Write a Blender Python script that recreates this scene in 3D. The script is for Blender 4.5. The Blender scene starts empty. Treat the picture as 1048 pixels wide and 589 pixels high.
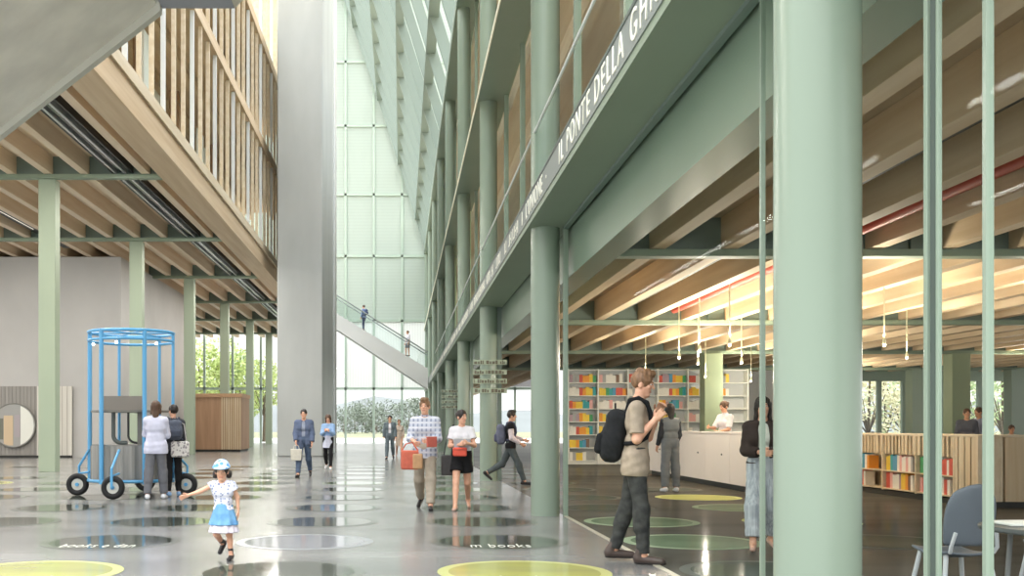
EXPOSURE = 0.5; SKY = 1.0; SUN = 0.0; PEND = 115.0; ZEN = 4.5; TRACK_FILL = 320.0
import bpy, bmesh, math, random
import numpy as np
from mathutils import Vector, Matrix, Euler
random.seed(7)
PI = math.pi
C = bpy.context.scene.collection
sc = bpy.context.scene
EYE = 1.3            # camera height
F = 1048.0           # focal length in pixels of the 1048 x 589 frame
VX, VY = 411.0, 437.0   # where the view axis meets the frame
D2R = math.radians


def gx(px, Y):
    return (px - VX) * Y / F


def gz(py, Y):
    return EYE + (VY - py) * Y / F


# ---------------------------------------------------------------- materials
def srgb(r, g, b):
    def f(c):
        c /= 255.0
        return c / 12.92 if c <= 0.04045 else ((c + 0.055) / 1.055) ** 2.4
    return (f(r), f(g), f(b), 1.0)


MATS = {}


def mat(name, rgb, rough=0.5, vary=0.0, scale=(3, 3, 3), metal=0.0, bump=0.0, spec=0.5, rgb2=None, detail=4, coord='Object', coat=0.0):
    """Principled material; vary mixes the colour with rgb2 (or a darker tone) by a noise."""
    if name in MATS:
        return MATS[name]
    m = bpy.data.materials.new(name)
    m.use_nodes = True
    nt = m.node_tree
    b = nt.nodes['Principled BSDF']
    col = srgb(*rgb)
    b.inputs['Base Color'].default_value = col
    b.inputs['Roughness'].default_value = rough
    b.inputs['Metallic'].default_value = metal
    b.inputs['Specular IOR Level'].default_value = spec
    if coat:
        b.inputs['Coat Weight'].default_value = coat
        b.inputs['Coat Roughness'].default_value = 0.08
    if vary or bump:
        tc = nt.nodes.new('ShaderNodeTexCoord')
        mp = nt.nodes.new('ShaderNodeMapping')
        mp.inputs['Scale'].default_value = scale
        nz = nt.nodes.new('ShaderNodeTexNoise')
        nz.inputs['Scale'].default_value = 1.0
        nz.inputs['Detail'].default_value = detail
        nt.links.new(tc.outputs[coord], mp.inputs['Vector'])
        nt.links.new(mp.outputs['Vector'], nz.inputs['Vector'])
        if vary:
            c2 = srgb(*rgb2) if rgb2 else tuple(c * (1 - vary) for c in col[:3]) + (1,)
            rp = nt.nodes.new('ShaderNodeValToRGB')
            rp.color_ramp.elements[0].position = 0.35
            rp.color_ramp.elements[1].position = 0.65
            rp.color_ramp.elements[0].color = c2
            rp.color_ramp.elements[1].color = col
            nt.links.new(nz.outputs['Fac'], rp.inputs['Fac'])
            nt.links.new(rp.outputs['Color'], b.inputs['Base Color'])
        if bump:
            bp = nt.nodes.new('ShaderNodeBump')
            bp.inputs['Strength'].default_value = bump
            bp.inputs['Distance'].default_value = 0.02
            nt.links.new(nz.outputs['Fac'], bp.inputs['Height'])
            nt.links.new(bp.outputs['Normal'], b.inputs['Normal'])
    MATS[name] = m
    return m


def glass_mat(name, tint=(0.9, 0.95, 0.93), refl=0.04, rough=0.0):
    m = bpy.data.materials.new(name)
    m.use_nodes = True
    nt = m.node_tree
    for n in list(nt.nodes):
        nt.nodes.remove(n)
    out = nt.nodes.new('ShaderNodeOutputMaterial')
    mix = nt.nodes.new('ShaderNodeMixShader')
    tr = nt.nodes.new('ShaderNodeBsdfTransparent')
    tr.inputs['Color'].default_value = tint + (1,)
    gl = nt.nodes.new('ShaderNodeBsdfGlossy')
    gl.inputs['Roughness'].default_value = rough
    gl.inputs['Color'].default_value = (0.9, 0.95, 0.93, 1)
    mix.inputs['Fac'].default_value = refl       # coated, low-reflection glass
    nt.links.new(tr.outputs['BSDF'], mix.inputs[1])
    nt.links.new(gl.outputs['BSDF'], mix.inputs[2])
    nt.links.new(mix.outputs['Shader'], out.inputs['Surface'])
    MATS[name] = m
    return m


def translucent_mat(name, rgb, trans=0.7, stripe=None):
    """Milky sheet that passes daylight: diffuse + translucent, with fine ribs."""
    m = bpy.data.materials.new(name)
    m.use_nodes = True
    nt = m.node_tree
    for n in list(nt.nodes):
        nt.nodes.remove(n)
    out = nt.nodes.new('ShaderNodeOutputMaterial')
    mix = nt.nodes.new('ShaderNodeMixShader')
    mix.inputs['Fac'].default_value = trans
    df = nt.nodes.new('ShaderNodeBsdfDiffuse')
    tl = nt.nodes.new('ShaderNodeBsdfTranslucent')
    df.inputs['Color'].default_value = srgb(*rgb)
    tl.inputs['Color'].default_value = srgb(*rgb)
    if stripe:
        tc = nt.nodes.new('ShaderNodeTexCoord')
        wv = nt.nodes.new('ShaderNodeTexWave')
        wv.bands_direction = stripe[0]
        wv.inputs['Scale'].default_value = stripe[1]
        rp = nt.nodes.new('ShaderNodeValToRGB')
        rp.color_ramp.elements[0].position = 0.0
        rp.color_ramp.elements[1].position = 0.5
        c = srgb(*rgb)
        rp.color_ramp.elements[0].color = tuple(v * stripe[2] for v in c[:3]) + (1,)
        rp.color_ramp.elements[1].color = c
        nt.links.new(tc.outputs['Object'], wv.inputs['Vector'])
        nt.links.new(wv.outputs['Fac'], rp.inputs['Fac'])
        nt.links.new(rp.outputs['Color'], tl.inputs['Color'])
        nt.links.new(rp.outputs['Color'], df.inputs['Color'])
    nt.links.new(df.outputs['BSDF'], mix.inputs[1])
    nt.links.new(tl.outputs['BSDF'], mix.inputs[2])
    nt.links.new(mix.outputs['Shader'], out.inputs['Surface'])
    MATS[name] = m
    return m


def emit_mat(name, rgb, strength):
    m = bpy.data.materials.new(name)
    m.use_nodes = True
    b = m.node_tree.nodes['Principled BSDF']
    b.inputs['Base Color'].default_value = srgb(*rgb)
    b.inputs['Emission Color'].default_value = srgb(*rgb)
    b.inputs['Emission Strength'].default_value = strength
    MATS[name] = m
    return m


# ---------------------------------------------------------------- mesh builder
class MB:
    def __init__(self):
        self.v, self.f, self.mi = [], [], []
        self.cur = 0

    def add(self, verts, faces):
        n = len(self.v)
        self.v += [tuple(p) for p in verts]
        self.f += [tuple(i + n for i in f) for f in faces]
        self.mi += [self.cur] * len(faces)
        return self

    def box(self, x0, x1, y0, y1, z0, z1):
        if x0 > x1: x0, x1 = x1, x0
        if y0 > y1: y0, y1 = y1, y0
        if z0 > z1: z0, z1 = z1, z0
        return self.add([(x0, y0, z0), (x1, y0, z0), (x1, y1, z0), (x0, y1, z0), (x0, y0, z1), (x1, y0, z1), (x1, y1, z1), (x0, y1, z1)],
                        [(0, 3, 2, 1), (4, 5, 6, 7), (0, 1, 5, 4), (1, 2, 6, 5), (2, 3, 7, 6), (3, 0, 4, 7)])

    def prism(self, poly, axis, a, b):
        """poly of 2-D points extruded along axis from a to b: y -> (x,z), x -> (y,z), z -> (x,y)."""
        def p3(p, t):
            return {'y': (p[0], t, p[1]), 'x': (t, p[0], p[1]), 'z': (p[0], p[1], t)}[axis]
        n = len(poly)
        vs = [p3(p, a) for p in poly] + [p3(p, b) for p in poly]
        fs = [tuple(range(n)), tuple(range(2 * n - 1, n - 1, -1))]
        fs += [(i, i + n, (i + 1) % n + n, (i + 1) % n) for i in range(n)]
        return self.add(vs, fs)

    def tube(self, pts, r, seg=8, closed=False, caps=True, radii=None):
        pts = [Vector(p) for p in pts]
        n = len(pts)
        vs, fs = [], []
        up = None
        for i, p in enumerate(pts):
            a = pts[i - 1] if (i > 0 or closed) else pts[i]
            b = pts[(i + 1) % n] if (i < n - 1 or closed) else pts[i]
            d = (b - a)
            d = d.normalized() if d.length > 1e-9 else Vector((0, 0, 1))
            if up is None:
                up = Vector((0, 0, 1)) if abs(d.z) < 0.9 else Vector((1, 0, 0))
            u = d.cross(up)
            u = u.normalized() if u.length > 1e-6 else d.orthogonal().normalized()
            w = u.cross(d).normalized()
            up = w
            rr = radii[i] if radii else r
            for k in range(seg):
                t = 2 * PI * k / seg
                vs.append(p + u * (rr * math.cos(t)) + w * (rr * math.sin(t)))
        m = n if closed else n - 1
        for i in range(m):
            j = (i + 1) % n
            for k in range(seg):
                k2 = (k + 1) % seg
                fs.append((i * seg + k, i * seg + k2, j * seg + k2, j * seg + k))
        if caps and not closed:
            fs.append(tuple(range(seg - 1, -1, -1)))
            fs.append(tuple((n - 1) * seg + k for k in range(seg)))
        return self.add(vs, fs)

    def lathe(self, prof, cx, cy, seg=24, cz=0.0, caps=True):
        """prof: list of (r, z) spun about the vertical through (cx, cy)."""
        vs, fs = [], []
        for r, z in prof:
            for k in range(seg):
                t = 2 * PI * k / seg
                vs.append((cx + r * math.cos(t), cy + r * math.sin(t), cz + z))
        for i in range(len(prof) - 1):
            for k in range(seg):
                k2 = (k + 1) % seg
                fs.append((i * seg + k, i * seg + k2, (i + 1) * seg + k2, (i + 1) * seg + k))
        if caps:
            fs.append(tuple(range(seg - 1, -1, -1)))
            fs.append(tuple((len(prof) - 1) * seg + k for k in range(seg)))
        return self.add(vs, fs)

    def ball(self, c, r, seg=12, ring=8):
        rx, ry, rz = r if isinstance(r, tuple) else (r, r, r)
        vs, fs = [], []
        for i in range(1, ring):
            a = PI * i / ring
            for k in range(seg):
                t = 2 * PI * k / seg
                vs.append((c[0] + rx * math.sin(a) * math.cos(t), c[1] + ry * math.sin(a) * math.sin(t), c[2] + rz * math.cos(a)))
        top = len(vs); vs.append((c[0], c[1], c[2] + rz))
        bot = len(vs); vs.append((c[0], c[1], c[2] - rz))
        for i in range(ring - 2):
            for k in range(seg):
                k2 = (k + 1) % seg
                fs.append((i * seg + k, (i + 1) * seg + k, (i + 1) * seg + k2, i * seg + k2))
        for k in range(seg):
            k2 = (k + 1) % seg
            fs.append((top, k, k2))
            fs.append((bot, (ring - 2) * seg + k2, (ring - 2) * seg + k))
        return self.add(vs, fs)

    def build(self, name, mats, parent=None, origin=(0, 0, 0), bevel=0.0, smooth=False, rot=None):
        """Vertices are in world metres; origin becomes the object's own origin (or the parent's location is taken off)."""
        me = bpy.data.meshes.new(name)
        if parent is not None:
            origin = PIVOT.get(parent.name, (0, 0, 0))
        ox, oy, oz = origin
        me.from_pydata([(x - ox, y - oy, z - oz) for x, y, z in self.v], [], self.f)
        mats = mats if isinstance(mats, (list, tuple)) else [mats]
        for m in mats:
            me.materials.append(m)
        if len(mats) > 1:
            me.polygons.foreach_set('material_index', self.mi)
        bm = bmesh.new(); bm.from_mesh(me)
        bmesh.ops.recalc_face_normals(bm, faces=bm.faces)
        bm.to_mesh(me); bm.free()
        if smooth:
            me.polygons.foreach_set('use_smooth', [True] * len(me.polygons))
            try:
                me.set_sharp_from_angle(angle=D2R(40))
            except Exception:
                pass
        o = bpy.data.objects.new(name, me)
        C.objects.link(o)
        if parent is None:
            o.location = origin
        else:
            o.parent = parent
        PIVOT[o.name] = (ox, oy, oz)
        if bevel:
            md = o.modifiers.new('bevel', 'BEVEL')
            md.width = bevel; md.segments = 2; md.limit_method = 'ANGLE'
        return o


PIVOT = {}


def tag(o, label=None, cat=None, group=None, kind=None):
    if label: o['label'] = label
    if cat: o['category'] = cat
    if group: o['group'] = group
    if kind: o['kind'] = kind
    return o


def thing(name, label, cat, loc=(0, 0, 0), group=None, rotz=0.0):
    o = bpy.data.objects.new(name, None)
    o.empty_display_size = 0.2
    C.objects.link(o)
    o.location = loc
    o.rotation_euler = (0, 0, rotz)
    PIVOT[o.name] = tuple(loc)
    return tag(o, label, cat, group)


def local(o):
    """Children of o are given in o's own coordinates from now on."""
    PIVOT[o.name] = (0, 0, 0)
    return o


def struct(name, mb, m, bevel=0.0, parent=None, smooth=False):
    o = mb.build(name, m, parent, bevel=bevel, smooth=smooth)
    if parent is None:
        o['kind'] = 'structure'
    return o


def text(body, parent, loc, rot, size, m, extrude=0.004, align='CENTER', name='lettering', space=1.0, width=1.0):
    cu = bpy.data.curves.new(name, 'FONT')
    cu.body = body
    cu.size = size
    cu.extrude = extrude
    cu.resolution_u = 4
    cu.align_x = align
    cu.space_character = space
    tmp = bpy.data.objects.new(name, cu)
    C.objects.link(tmp)
    me = bpy.data.meshes.new_from_object(tmp.evaluated_get(bpy.context.evaluated_depsgraph_get()))
    bpy.data.objects.remove(tmp)
    bpy.data.curves.remove(cu)
    me.materials.clear()
    me.materials.append(m)
    o = bpy.data.objects.new(name, me)
    C.objects.link(o)
    o.parent = parent
    pv = PIVOT.get(parent.name, (0, 0, 0))
    o.location = (loc[0] - pv[0], loc[1] - pv[1], loc[2] - pv[2])
    o.rotation_euler = rot
    o.scale = (width, 1, 1)
    return o


ORD = ['first', 'second', 'third', 'fourth', 'fifth', 'sixth', 'seventh', 'eighth', 'ninth', 'tenth', 'eleventh', 'twelfth', 'thirteenth',
       'fourteenth', 'fifteenth', 'sixteenth', 'seventeenth', 'eighteenth', 'nineteenth', 'twentieth', 'twenty-first', 'twenty-second',
       'twenty-third', 'twenty-fourth', 'twenty-fifth', 'twenty-sixth', 'twenty-seventh', 'twenty-eighth', 'twenty-ninth', 'thirtieth']

# palette
GREEN = mat('pale_green_paint', (140, 156, 140), 0.24, 0.05, (0.6, 0.6, 0.3), bump=0.0)
GREEN_D = mat('sage_green_paint', (136, 152, 132), 0.5, 0.06, (0.7, 0.7, 0.7))
GREEN_Y = mat('yellow_green_frame_paint', (196, 208, 168), 0.45)
TEAL = mat('dark_teal_steel', (112, 128, 120), 0.5)
GREEN_SQ = mat('matt_green_column_paint', (162, 176, 155), 0.6, 0.06, (0.8, 0.8, 0.3))
CONC = mat('fair_faced_concrete', (198, 197, 195), 0.75, 0.14, (0.35, 0.35, 0.25), bump=0.05, detail=8)
CONC_V = mat('streaked_concrete', (236, 234, 224), 0.6, 0.16, (1.6, 1.6, 0.12), bump=0.04, detail=8)
CONC_T = mat('polished_tower_concrete', (180, 183, 181), 0.5, 0.14, (0.7, 0.7, 0.22), detail=8)
WOOD = mat('spruce_timber', (218, 196, 166), 0.6, 0.25, (6, 0.25, 6), rgb2=(204, 178, 144), detail=6)
WOOD_P = mat('brightened_spruce', (232, 214, 190), 0.6, 0.22, (6, 0.25, 6), rgb2=(220, 198, 170), detail=6)  # spruce with the left ceiling's missing light put into its colour
WOOD_L = mat('pale_timber', (226, 212, 188), 0.6, 0.2, (6, 0.3, 6), rgb2=(214, 196, 166), detail=6)
WOOD_DECK = mat('timber_deck', (196, 176, 148), 0.7, 0.25, (4, 0.2, 4), rgb2=(178, 156, 128), detail=6)
WOOD_V = mat('pale_vertical_slats', (222, 206, 178), 0.6, 0.2, (9, 9, 0.4), rgb2=(206, 184, 150), detail=6)
WOOD_B = mat('brown_panel_timber', (182, 146, 116), 0.6, 0.2, (5, 5, 0.4), rgb2=(164, 128, 98), detail=6)
BLACK = mat('black_metal', (28, 29, 30), 0.4)
DARK = mat('dark_plinth', (48, 48, 46), 0.6)
WHITE = mat('white_laminate', (236, 236, 230), 0.5)
LIT_EDGE = mat('lit_edge_cream', (240, 236, 212), 0.5)
STEELW = mat('white_steel', (226, 230, 230), 0.35)
GLASS = glass_mat('clear_glass', (0.97, 0.985, 0.975), 0.003)
GLASS_BACK = glass_mat('facade_glass', (0.98, 0.99, 0.985), 0.02)
GLASS_BAL = glass_mat('balustrade_glass', (0.95, 0.97, 0.965), 0.03)
# ================================================================ camera, world, sun
cam_d = bpy.data.cameras.new('camera')
cam = bpy.data.objects.new('camera', cam_d)
C.objects.link(cam)
cam.location = (0, 0, EYE)
cam.rotation_euler = (PI / 2, 0, 0)
cam_d.sensor_width = 36.0
cam_d.lens = 36.0
cam_d.shift_x = (524 - VX) / 1048.0
cam_d.shift_y = (VY - 294.5) / 1048.0
cam_d.clip_end = 2000
sc.camera = cam
sc.view_settings.view_transform = 'Standard'
sc.view_settings.look = 'None'
sc.view_settings.gamma = 1.0
sc.view_settings.use_curve_mapping = False
sc.view_settings.exposure = EXPOSURE
sc.cycles.use_denoising = True
sc.cycles.max_bounces = 10
sc.cycles.diffuse_bounces = 5
sc.cycles.glossy_bounces = 4
sc.cycles.transparent_max_bounces = 24
sc.cycles.caustics_reflective = False
sc.cycles.caustics_refractive = False
sc.cycles.sample_clamp_indirect = 6.0

w = bpy.data.worlds.new('overcast_sky')
sc.world = w
w.use_nodes = True
nt = w.node_tree
bg = nt.nodes['Background']
tc = nt.nodes.new('ShaderNodeTexCoord')
sp = nt.nodes.new('ShaderNodeSeparateXYZ')
rp = nt.nodes.new('ShaderNodeValToRGB')
rp.color_ramp.elements[0].position = 0.30
rp.color_ramp.elements[0].color = (0.99 / ZEN, 0.99 / ZEN, 0.98 / ZEN, 1)
rp.color_ramp.elements[1].position = 0.75
rp.color_ramp.elements[1].color = (0.98, 0.99, 1.0, 1)
nt.links.new(tc.outputs['Generated'], sp.inputs['Vector'])
nt.links.new(sp.outputs['Z'], rp.inputs['Fac'])
nt.links.new(rp.outputs['Color'], bg.inputs['Color'])
bg.inputs['Strength'].default_value = SKY * ZEN     # an overcast sky: the zenith outshines the horizon

sd = bpy.data.lights.new('veiled_sun', 'SUN')
sd.energy = SUN
sd.angle = D2R(35)
sd.color = (1.0, 0.97, 0.88)
so = bpy.data.objects.new('veiled_sun', sd)
C.objects.link(so)
so.rotation_euler = (D2R(52), D2R(0), D2R(-28))   # from behind the camera, high and to the left

# ================================================================ floor
FLOOR = mat('polished_concrete_floor', (140, 141, 139), 0.16, 0.22, (0.16, 0.9, 1), rgb2=(112, 113, 112), detail=9, spec=0.55)
nt = FLOOR.node_tree
b = nt.nodes['Principled BSDF']
n2 = nt.nodes.new('ShaderNodeTexNoise'); n2.inputs['Scale'].default_value = 0.7; n2.inputs['Detail'].default_value = 6
r2 = nt.nodes.new('ShaderNodeMapRange')
r2.inputs['To Min'].default_value = 0.10; r2.inputs['To Max'].default_value = 0.30
t2 = nt.nodes.new('ShaderNodeTexCoord')
nt.links.new(t2.outputs['Object'], n2.inputs['Vector'])
nt.links.new(n2.outputs['Fac'], r2.inputs['Value'])
nt.links.new(r2.outputs['Result'], b.inputs['Roughness'])
FLOOR_L = mat('shaded_library_floor', (98, 96, 90), 0.5, 0.2, (0.16, 0.9, 1), rgb2=(82, 80, 75), detail=9, spec=0.0, coat=0.16)  # the hall floor again, the library's shade put into its darker colour
LINEX = 2.40
struct('floor', MB().box(-40, LINEX, -3, 85, -0.3, 0), FLOOR)
struct('floor_library', MB().box(LINEX, 34, -3, 60, -0.3, 0).box(LINEX, 34, 60, 85, -0.3, 0), FLOOR_L)
struct('trim_1', MB().box(LINEX - 0.03, LINEX + 0.03, 3.0, 15.0, 0, 0.006), mat('floor_track_steel', (176, 172, 156), 0.4))
PAVE = mat('pale_outdoor_paving', (196, 196, 192), 0.8, 0.05, (0.3, 0.3, 1))
GRASS = mat('dry_meadow', (122, 120, 92), 0.9, 0.2, (0.05, 0.05, 1), rgb2=(106, 110, 84))
struct('ground', MB().box(-160, 160, 85, 125, -0.5, -0.02).box(34, 160, -3, 85, -0.5, -0.02).box(-160, -40, -3, 85, -0.5, -0.02).box(-160, 160, -120, -3, -0.5, -0.02), PAVE)  # the stretch behind the camera is added to bounce light onto the stair
struct('field', MB().box(-500, 500, 125, 900, -0.5, -0.03), GRASS)
hill = MB()
random.seed(3)
vs, fs = [], []
n = 60
for i in range(n + 1):
    x = -260 + 520 * i / n
    h = 7.5 + 2.2 * math.sin(i * 0.5) + 1.6 * math.sin(i * 1.3 + 1) + random.uniform(-0.6, 0.6)
    vs += [(x, 290, -0.2), (x, 330, h), (x, 420, h * 0.6), (x, 460, -0.2)]
for i in range(n):
    for k in range(3):
        fs.append((i * 4 + k, i * 4 + 4 + k, i * 4 + 5 + k, i * 4 + 1 + k))
hill.add(vs, fs)
struct('hills', hill, mat('hazy_hillside', (108, 113, 114), 0.9, 0.15, (0.05, 0.05, 0.2)))

# ---------------------------------------------------------------- floor discs
DISC_D = mat('dark_glossy_disc', (84, 90, 82), 0.07, 0.25, (0.4, 1.4, 1), rgb2=(70, 74, 68), spec=0.45)
DISC_DR = mat('dark_disc_rim', (104, 108, 102), 0.2)
DISC_Y = mat('lime_disc', (184, 188, 106), 0.1, 0.12, (0.8, 2, 1), rgb2=(168, 168, 108), spec=0.6)
DISC_YR = mat('pale_lime_rim', (198, 202, 134), 0.2)
DISC_V = mat('lavender_disc', (142, 144, 152), 0.1, 0.08, (0.6, 1.4, 1), spec=0.6)
DISC_VR = mat('pale_lavender_rim', (152, 155, 158), 0.25)
DISC_G = mat('moss_green_disc', (104, 122, 100), 0.08, 0.2, (0.6, 1.4, 1), spec=0.6)
DISC_GR = mat('pale_moss_rim', (150, 164, 140), 0.2)
LETTER_F = mat('floor_letter_white', (222, 224, 214), 0.4)
words_ = {(-3.3, 1): 'books e dan', (-1.1, 0): 'books', (1.1, 1): 'm books', (1.1, 0): 'books', (-3.3, 0): 'a  com b', (3.3, 0): 'dan. books'}
kinds = {(-3.3, 0): 'y', (1.1, 0): 'y', (-1.1, 1): 'v', (5.5, 4): 'y', (5.5, 2): 'y', (-9.9, 6): 'y', (3.3, 1): 'g', (5.5, 3): 'g', (-7.7, 7): 'y',
         (3.3, 2): 'g', (-12.1, 8): 'y', (1.1, 5): 'g', (-1.1, 6): 'g'}
xs = [-12.1, -9.9, -7.7, -5.5, -3.3, -1.1, 1.1, 3.3, 5.5]
ROWN = ['nearest', 'second', 'third', 'fourth', 'fifth', 'sixth', 'seventh', 'eighth', 'ninth', 'tenth', 'eleventh']
rings = {}
for j in range(11):
    Y = 9.2 + 2.45 * j
    vis = [x for x in xs if -40 < VX + F * x / Y < 1000 and not (x < -9 and j in (8, 9)) and not (x == 5.5 and j > 5)]
    for i, x in enumerate(vis):
        k = kinds.get((x, j), 'd')
        mm, mr, cn = {'d': (DISC_D, DISC_DR, 'dark glossy'), 'y': (DISC_Y, DISC_YR, 'lime yellow'), 'v': (DISC_V, DISC_VR, 'pale lavender'),
                      'g': (DISC_G, DISC_GR, 'moss green')}[k]
        if x > LINEX:       # the library discs have a satin finish
            mm = {'d': mat('satin_dark_disc', (84, 90, 82), 0.4, 0.2, (0.4, 1.4, 1), spec=0.0, coat=0.22), 'y': mat('satin_lime_disc', (190, 192, 118), 0.4, 0.1, (0.8, 2, 1), spec=0.0, coat=0.15),
                  'g': mat('satin_moss_disc', (112, 130, 106), 0.4, 0.2, (0.6, 1.4, 1), spec=0.0, coat=0.22)}[k]
            mr = {'d': mat('satin_dark_rim', (110, 112, 106), 0.5, spec=0.0), 'y': mat('satin_lime_rim', (200, 204, 140), 0.5, spec=0.0), 'g': mat('satin_moss_rim', (150, 164, 140), 0.5, spec=0.0)}[k]
        side = 'inside the library glass' if x > LINEX else 'in the open hall'
        wd = words_.get((x, j))
        vl = [q for q in vis if (q > LINEX) == (x > LINEX)]
        lab = '%s floor disc, %s from left in the %s row %s' % (cn, ORD[vl.index(x)], ROWN[j], side)
        if wd and k == 'd':
            lab = '%s round floor disc lettered %s, %s row %s' % (cn.split()[0], wd.split()[0], ROWN[j], side)
            if j == 1:
                lab = '%s lettered floor disc, %s from left in the second row %s' % (cn, ORD[vl.index(x)], side)
        t = thing('floor_disc', lab, 'floor disc', (x, Y, 0), 'round discs inlaid in the floor')
        MB().lathe([(0.68, 0.0), (0.68, 0.004)], x, Y, 48).build('inlay', mm, t)
        MB().lathe([(0.78, 0.0), (0.78, 0.003)], x, Y, 48).build('rim', mr, t)
        if wd:
            text(wd, t, (x - 0.02, Y - 0.56, 0.0045), (0, 0, 0), 0.42, LETTER_F, 0.0005, space=1.1, width=0.36 if len(wd) > 8 else 0.42)

# ================================================================ right-hand building
BAY = 9.93
GY = [5.25 + BAY * k for k in range(9)]        # column lines
EDGE = 1.857
far_names = ['nearest', 'second', 'third', 'fourth', 'fifth', 'sixth', 'seventh', 'eighth', 'ninth']


def round_col(x, Y, z0, z1, r=0.212):
    pr = [(r, z0), (r, z1)]
    return MB().lathe(pr, x, Y, 48)


for k, Y in enumerate(GY):
    o = round_col(2.13, Y, 0, 4.24).build('column', GREEN, None, (2.13, Y, 0), smooth=True)
    tag(o, '%s round pale green ground-floor column under the lettered ledge' % far_names[k], 'column', 'round green columns along the hall')
for k, Y in enumerate(GY[1:], 1):
    o = round_col(2.13, Y, 4.64, 9.25).build('column', GREEN, None, (2.13, Y, 4.64), smooth=True)
    tag(o, 'round green first-floor column above the lettered ledge, %s from the front' % ORD[k - 1], 'column', 'round green columns on the first floor')
for k, Y in enumerate(GY[2:], 2):
    o = round_col(2.13, Y, 9.4, 15.6).build('column', GREEN, None, (2.13, Y, 9.4), smooth=True)
    tag(o, 'round green second-floor column above the upper ledge, %s from the front' % ORD[k - 2], 'column', 'round green columns on the second floor')

Y0, Y1 = 3.2, 84.6
FASC = mat('fascia_grey_green', (128, 136, 132), 0.5)
LETT = mat('raised_pale_letters', (240, 240, 226), 0.5)
lg = thing('ledge', 'long sage green ledge with raised lettering along its edge', 'ledge', (EDGE, Y0, 4.24))
MB().box(EDGE, 2.46, Y0, Y1, 4.24, 4.64).build('slab', GREEN_D, lg)
MB().box(EDGE - 0.012, EDGE, Y0, Y1, 4.32, 4.64).build('fascia', FASC, lg)
MB().box(EDGE - 0.02, EDGE + 0.06, Y0, Y1, 4.64, 4.675).build('capping', mat('dark_capping', (84, 96, 92), 0.4), lg)
RT = (PI / 2, 0, -PI / 2)
FX = EDGE - 0.014
text('IL PONTE DELLA GHISOLFA', lg, (FX, 12.0, 4.372), RT, 0.36, LETT, 0.006, 'LEFT', space=1.36)
text('L\u2019UNIONE  \u00b7', lg, (FX, 15.2, 4.375), RT, 0.345, LETT, 0.006, 'LEFT', space=1.2)
mb = MB()
random.seed(5)
Y = 15.6
while Y < 62:            # far lettering: too far off to read, so plain strokes the size of the letters
    if random.random() < 0.9:
        w_ = random.uniform(0.05, 0.09)
        mb.box(FX - 0.006, FX, Y, Y + w_, 4.385, 4.58)
        if random.random() < 0.75:
            zz = random.choice([4.385, 4.46, 4.55])
            mb.box(FX - 0.006, FX, Y + w_, Y + w_ + 0.09, zz, zz + 0.035)
    Y += 0.24 if random.random() < 0.88 else 0.6
mb.build('far_lettering', LETT, lg)

l2 = thing('ledge', 'plain pale green ledge one storey above the lettered one', 'ledge', (EDGE, Y0, 9.25))
MB().box(EDGE, 2.58, Y0 + 12, Y1, 9.26, 9.44).build('slab', GREEN, l2)
MB().box(EDGE - 0.02, EDGE, Y0 + 12, Y1, 9.25, 9.37).build('edge_strip', LIT_EDGE, l2)  # the edge's lit look is put into its pale cream colour
l3 = thing('ledge', 'topmost pale green ledge below the sloping glass roof', 'ledge', (EDGE, 24, 15.6))
MB().box(EDGE, 2.6, 24, Y1, 15.6, 15.95).build('slab', GREEN, l3)

eb = MB().box(2.49, 2.84, Y0, 15.3, 3.53, 4.39).build('edge_beam', GREEN, None, (2.65, Y0, 3.53))
tag(eb, 'long pale green edge beam over the library glass', 'beam')
eb = MB().box(2.49, 2.84, 15.31, 84.4, 3.53, 4.39).build('edge_beam', GREEN, None, (2.65, 15.3, 3.53))
tag(eb, 'pale green edge beam beyond the second round column', 'beam')

gb = thing('balustrade', 'clear glass balustrade standing on the lettered ledge', 'balustrade', (2.0, Y0, 4.64))
Y = Y0
while Y < 60:
    MB().box(1.95, 1.97, Y + 0.02, Y + 1.96, 4.68, 5.62).build('pane', GLASS_BAL, gb)
    Y += 1.98
MB().tube([(1.96, Y0, 5.64), (1.96, 60, 5.64)], 0.02).build('handrail', STEELW, gb)

# library glass front
wf = bpy.data.objects.new('window_1', None); C.objects.link(wf); wf['kind'] = 'structure'
wf.location = (LINEX, 3.2, 0); PIVOT['window_1'] = (LINEX, 3.2, 0)
for (yc, wx, wy) in ((15.0, 0.07, 0.06), (6.81, 0.034, 0.024), (4.66, 0.036, 0.034), (4.575, 0.02, 0.022), (4.19, 0.034, 0.03)):
    MB().box(LINEX - wx / 2, LINEX + wx / 2, yc - wy / 2, yc + wy / 2, 0, 4.24).build('mullion', GREEN, wf, bevel=0.003)
MB().box(LINEX - 0.01, LINEX + 0.01, 4.588, 4.629, 0, 4.24).build('door_seal', mat('dark_seal', (74, 86, 80), 0.6), wf)
MB().box(LINEX - 0.03, LINEX + 0.04, Y0, 15.0, 4.2, 4.24).build('head_rail', TEAL, wf)
for (a, b_) in ((6.83, 14.96), (4.66, 6.79), (4.21, 4.56), (3.2, 4.17)):
    MB().box(LINEX - 0.006, LINEX + 0.006, a, b_, 0.01, 4.2).build('pane', GLASS, wf)
wf2 = bpy.data.objects.new('window_2', None); C.objects.link(wf2); wf2['kind'] = 'structure'
wf2.location = (LINEX, 25, 0); PIVOT['window_2'] = (LINEX, 25, 0)
for yc in (25.1, 35.0, 40, 45.0, 50, 54.9, 64.8, 74.7):
    MB().box(LINEX - 0.05, LINEX + 0.05, yc - 0.05, yc + 0.05, 0, 4.24).build('mullion', GREEN if yc > 30 else TEAL, wf2)
for (a, b_) in ((35.1, 44.9), (45.1, 54.8), (55, 64.7), (64.9, 74.6)):
    MB().box(LINEX - 0.006, LINEX + 0.006, a, b_, 0.01, 4.2).build('pane', GLASS, wf2)

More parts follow.
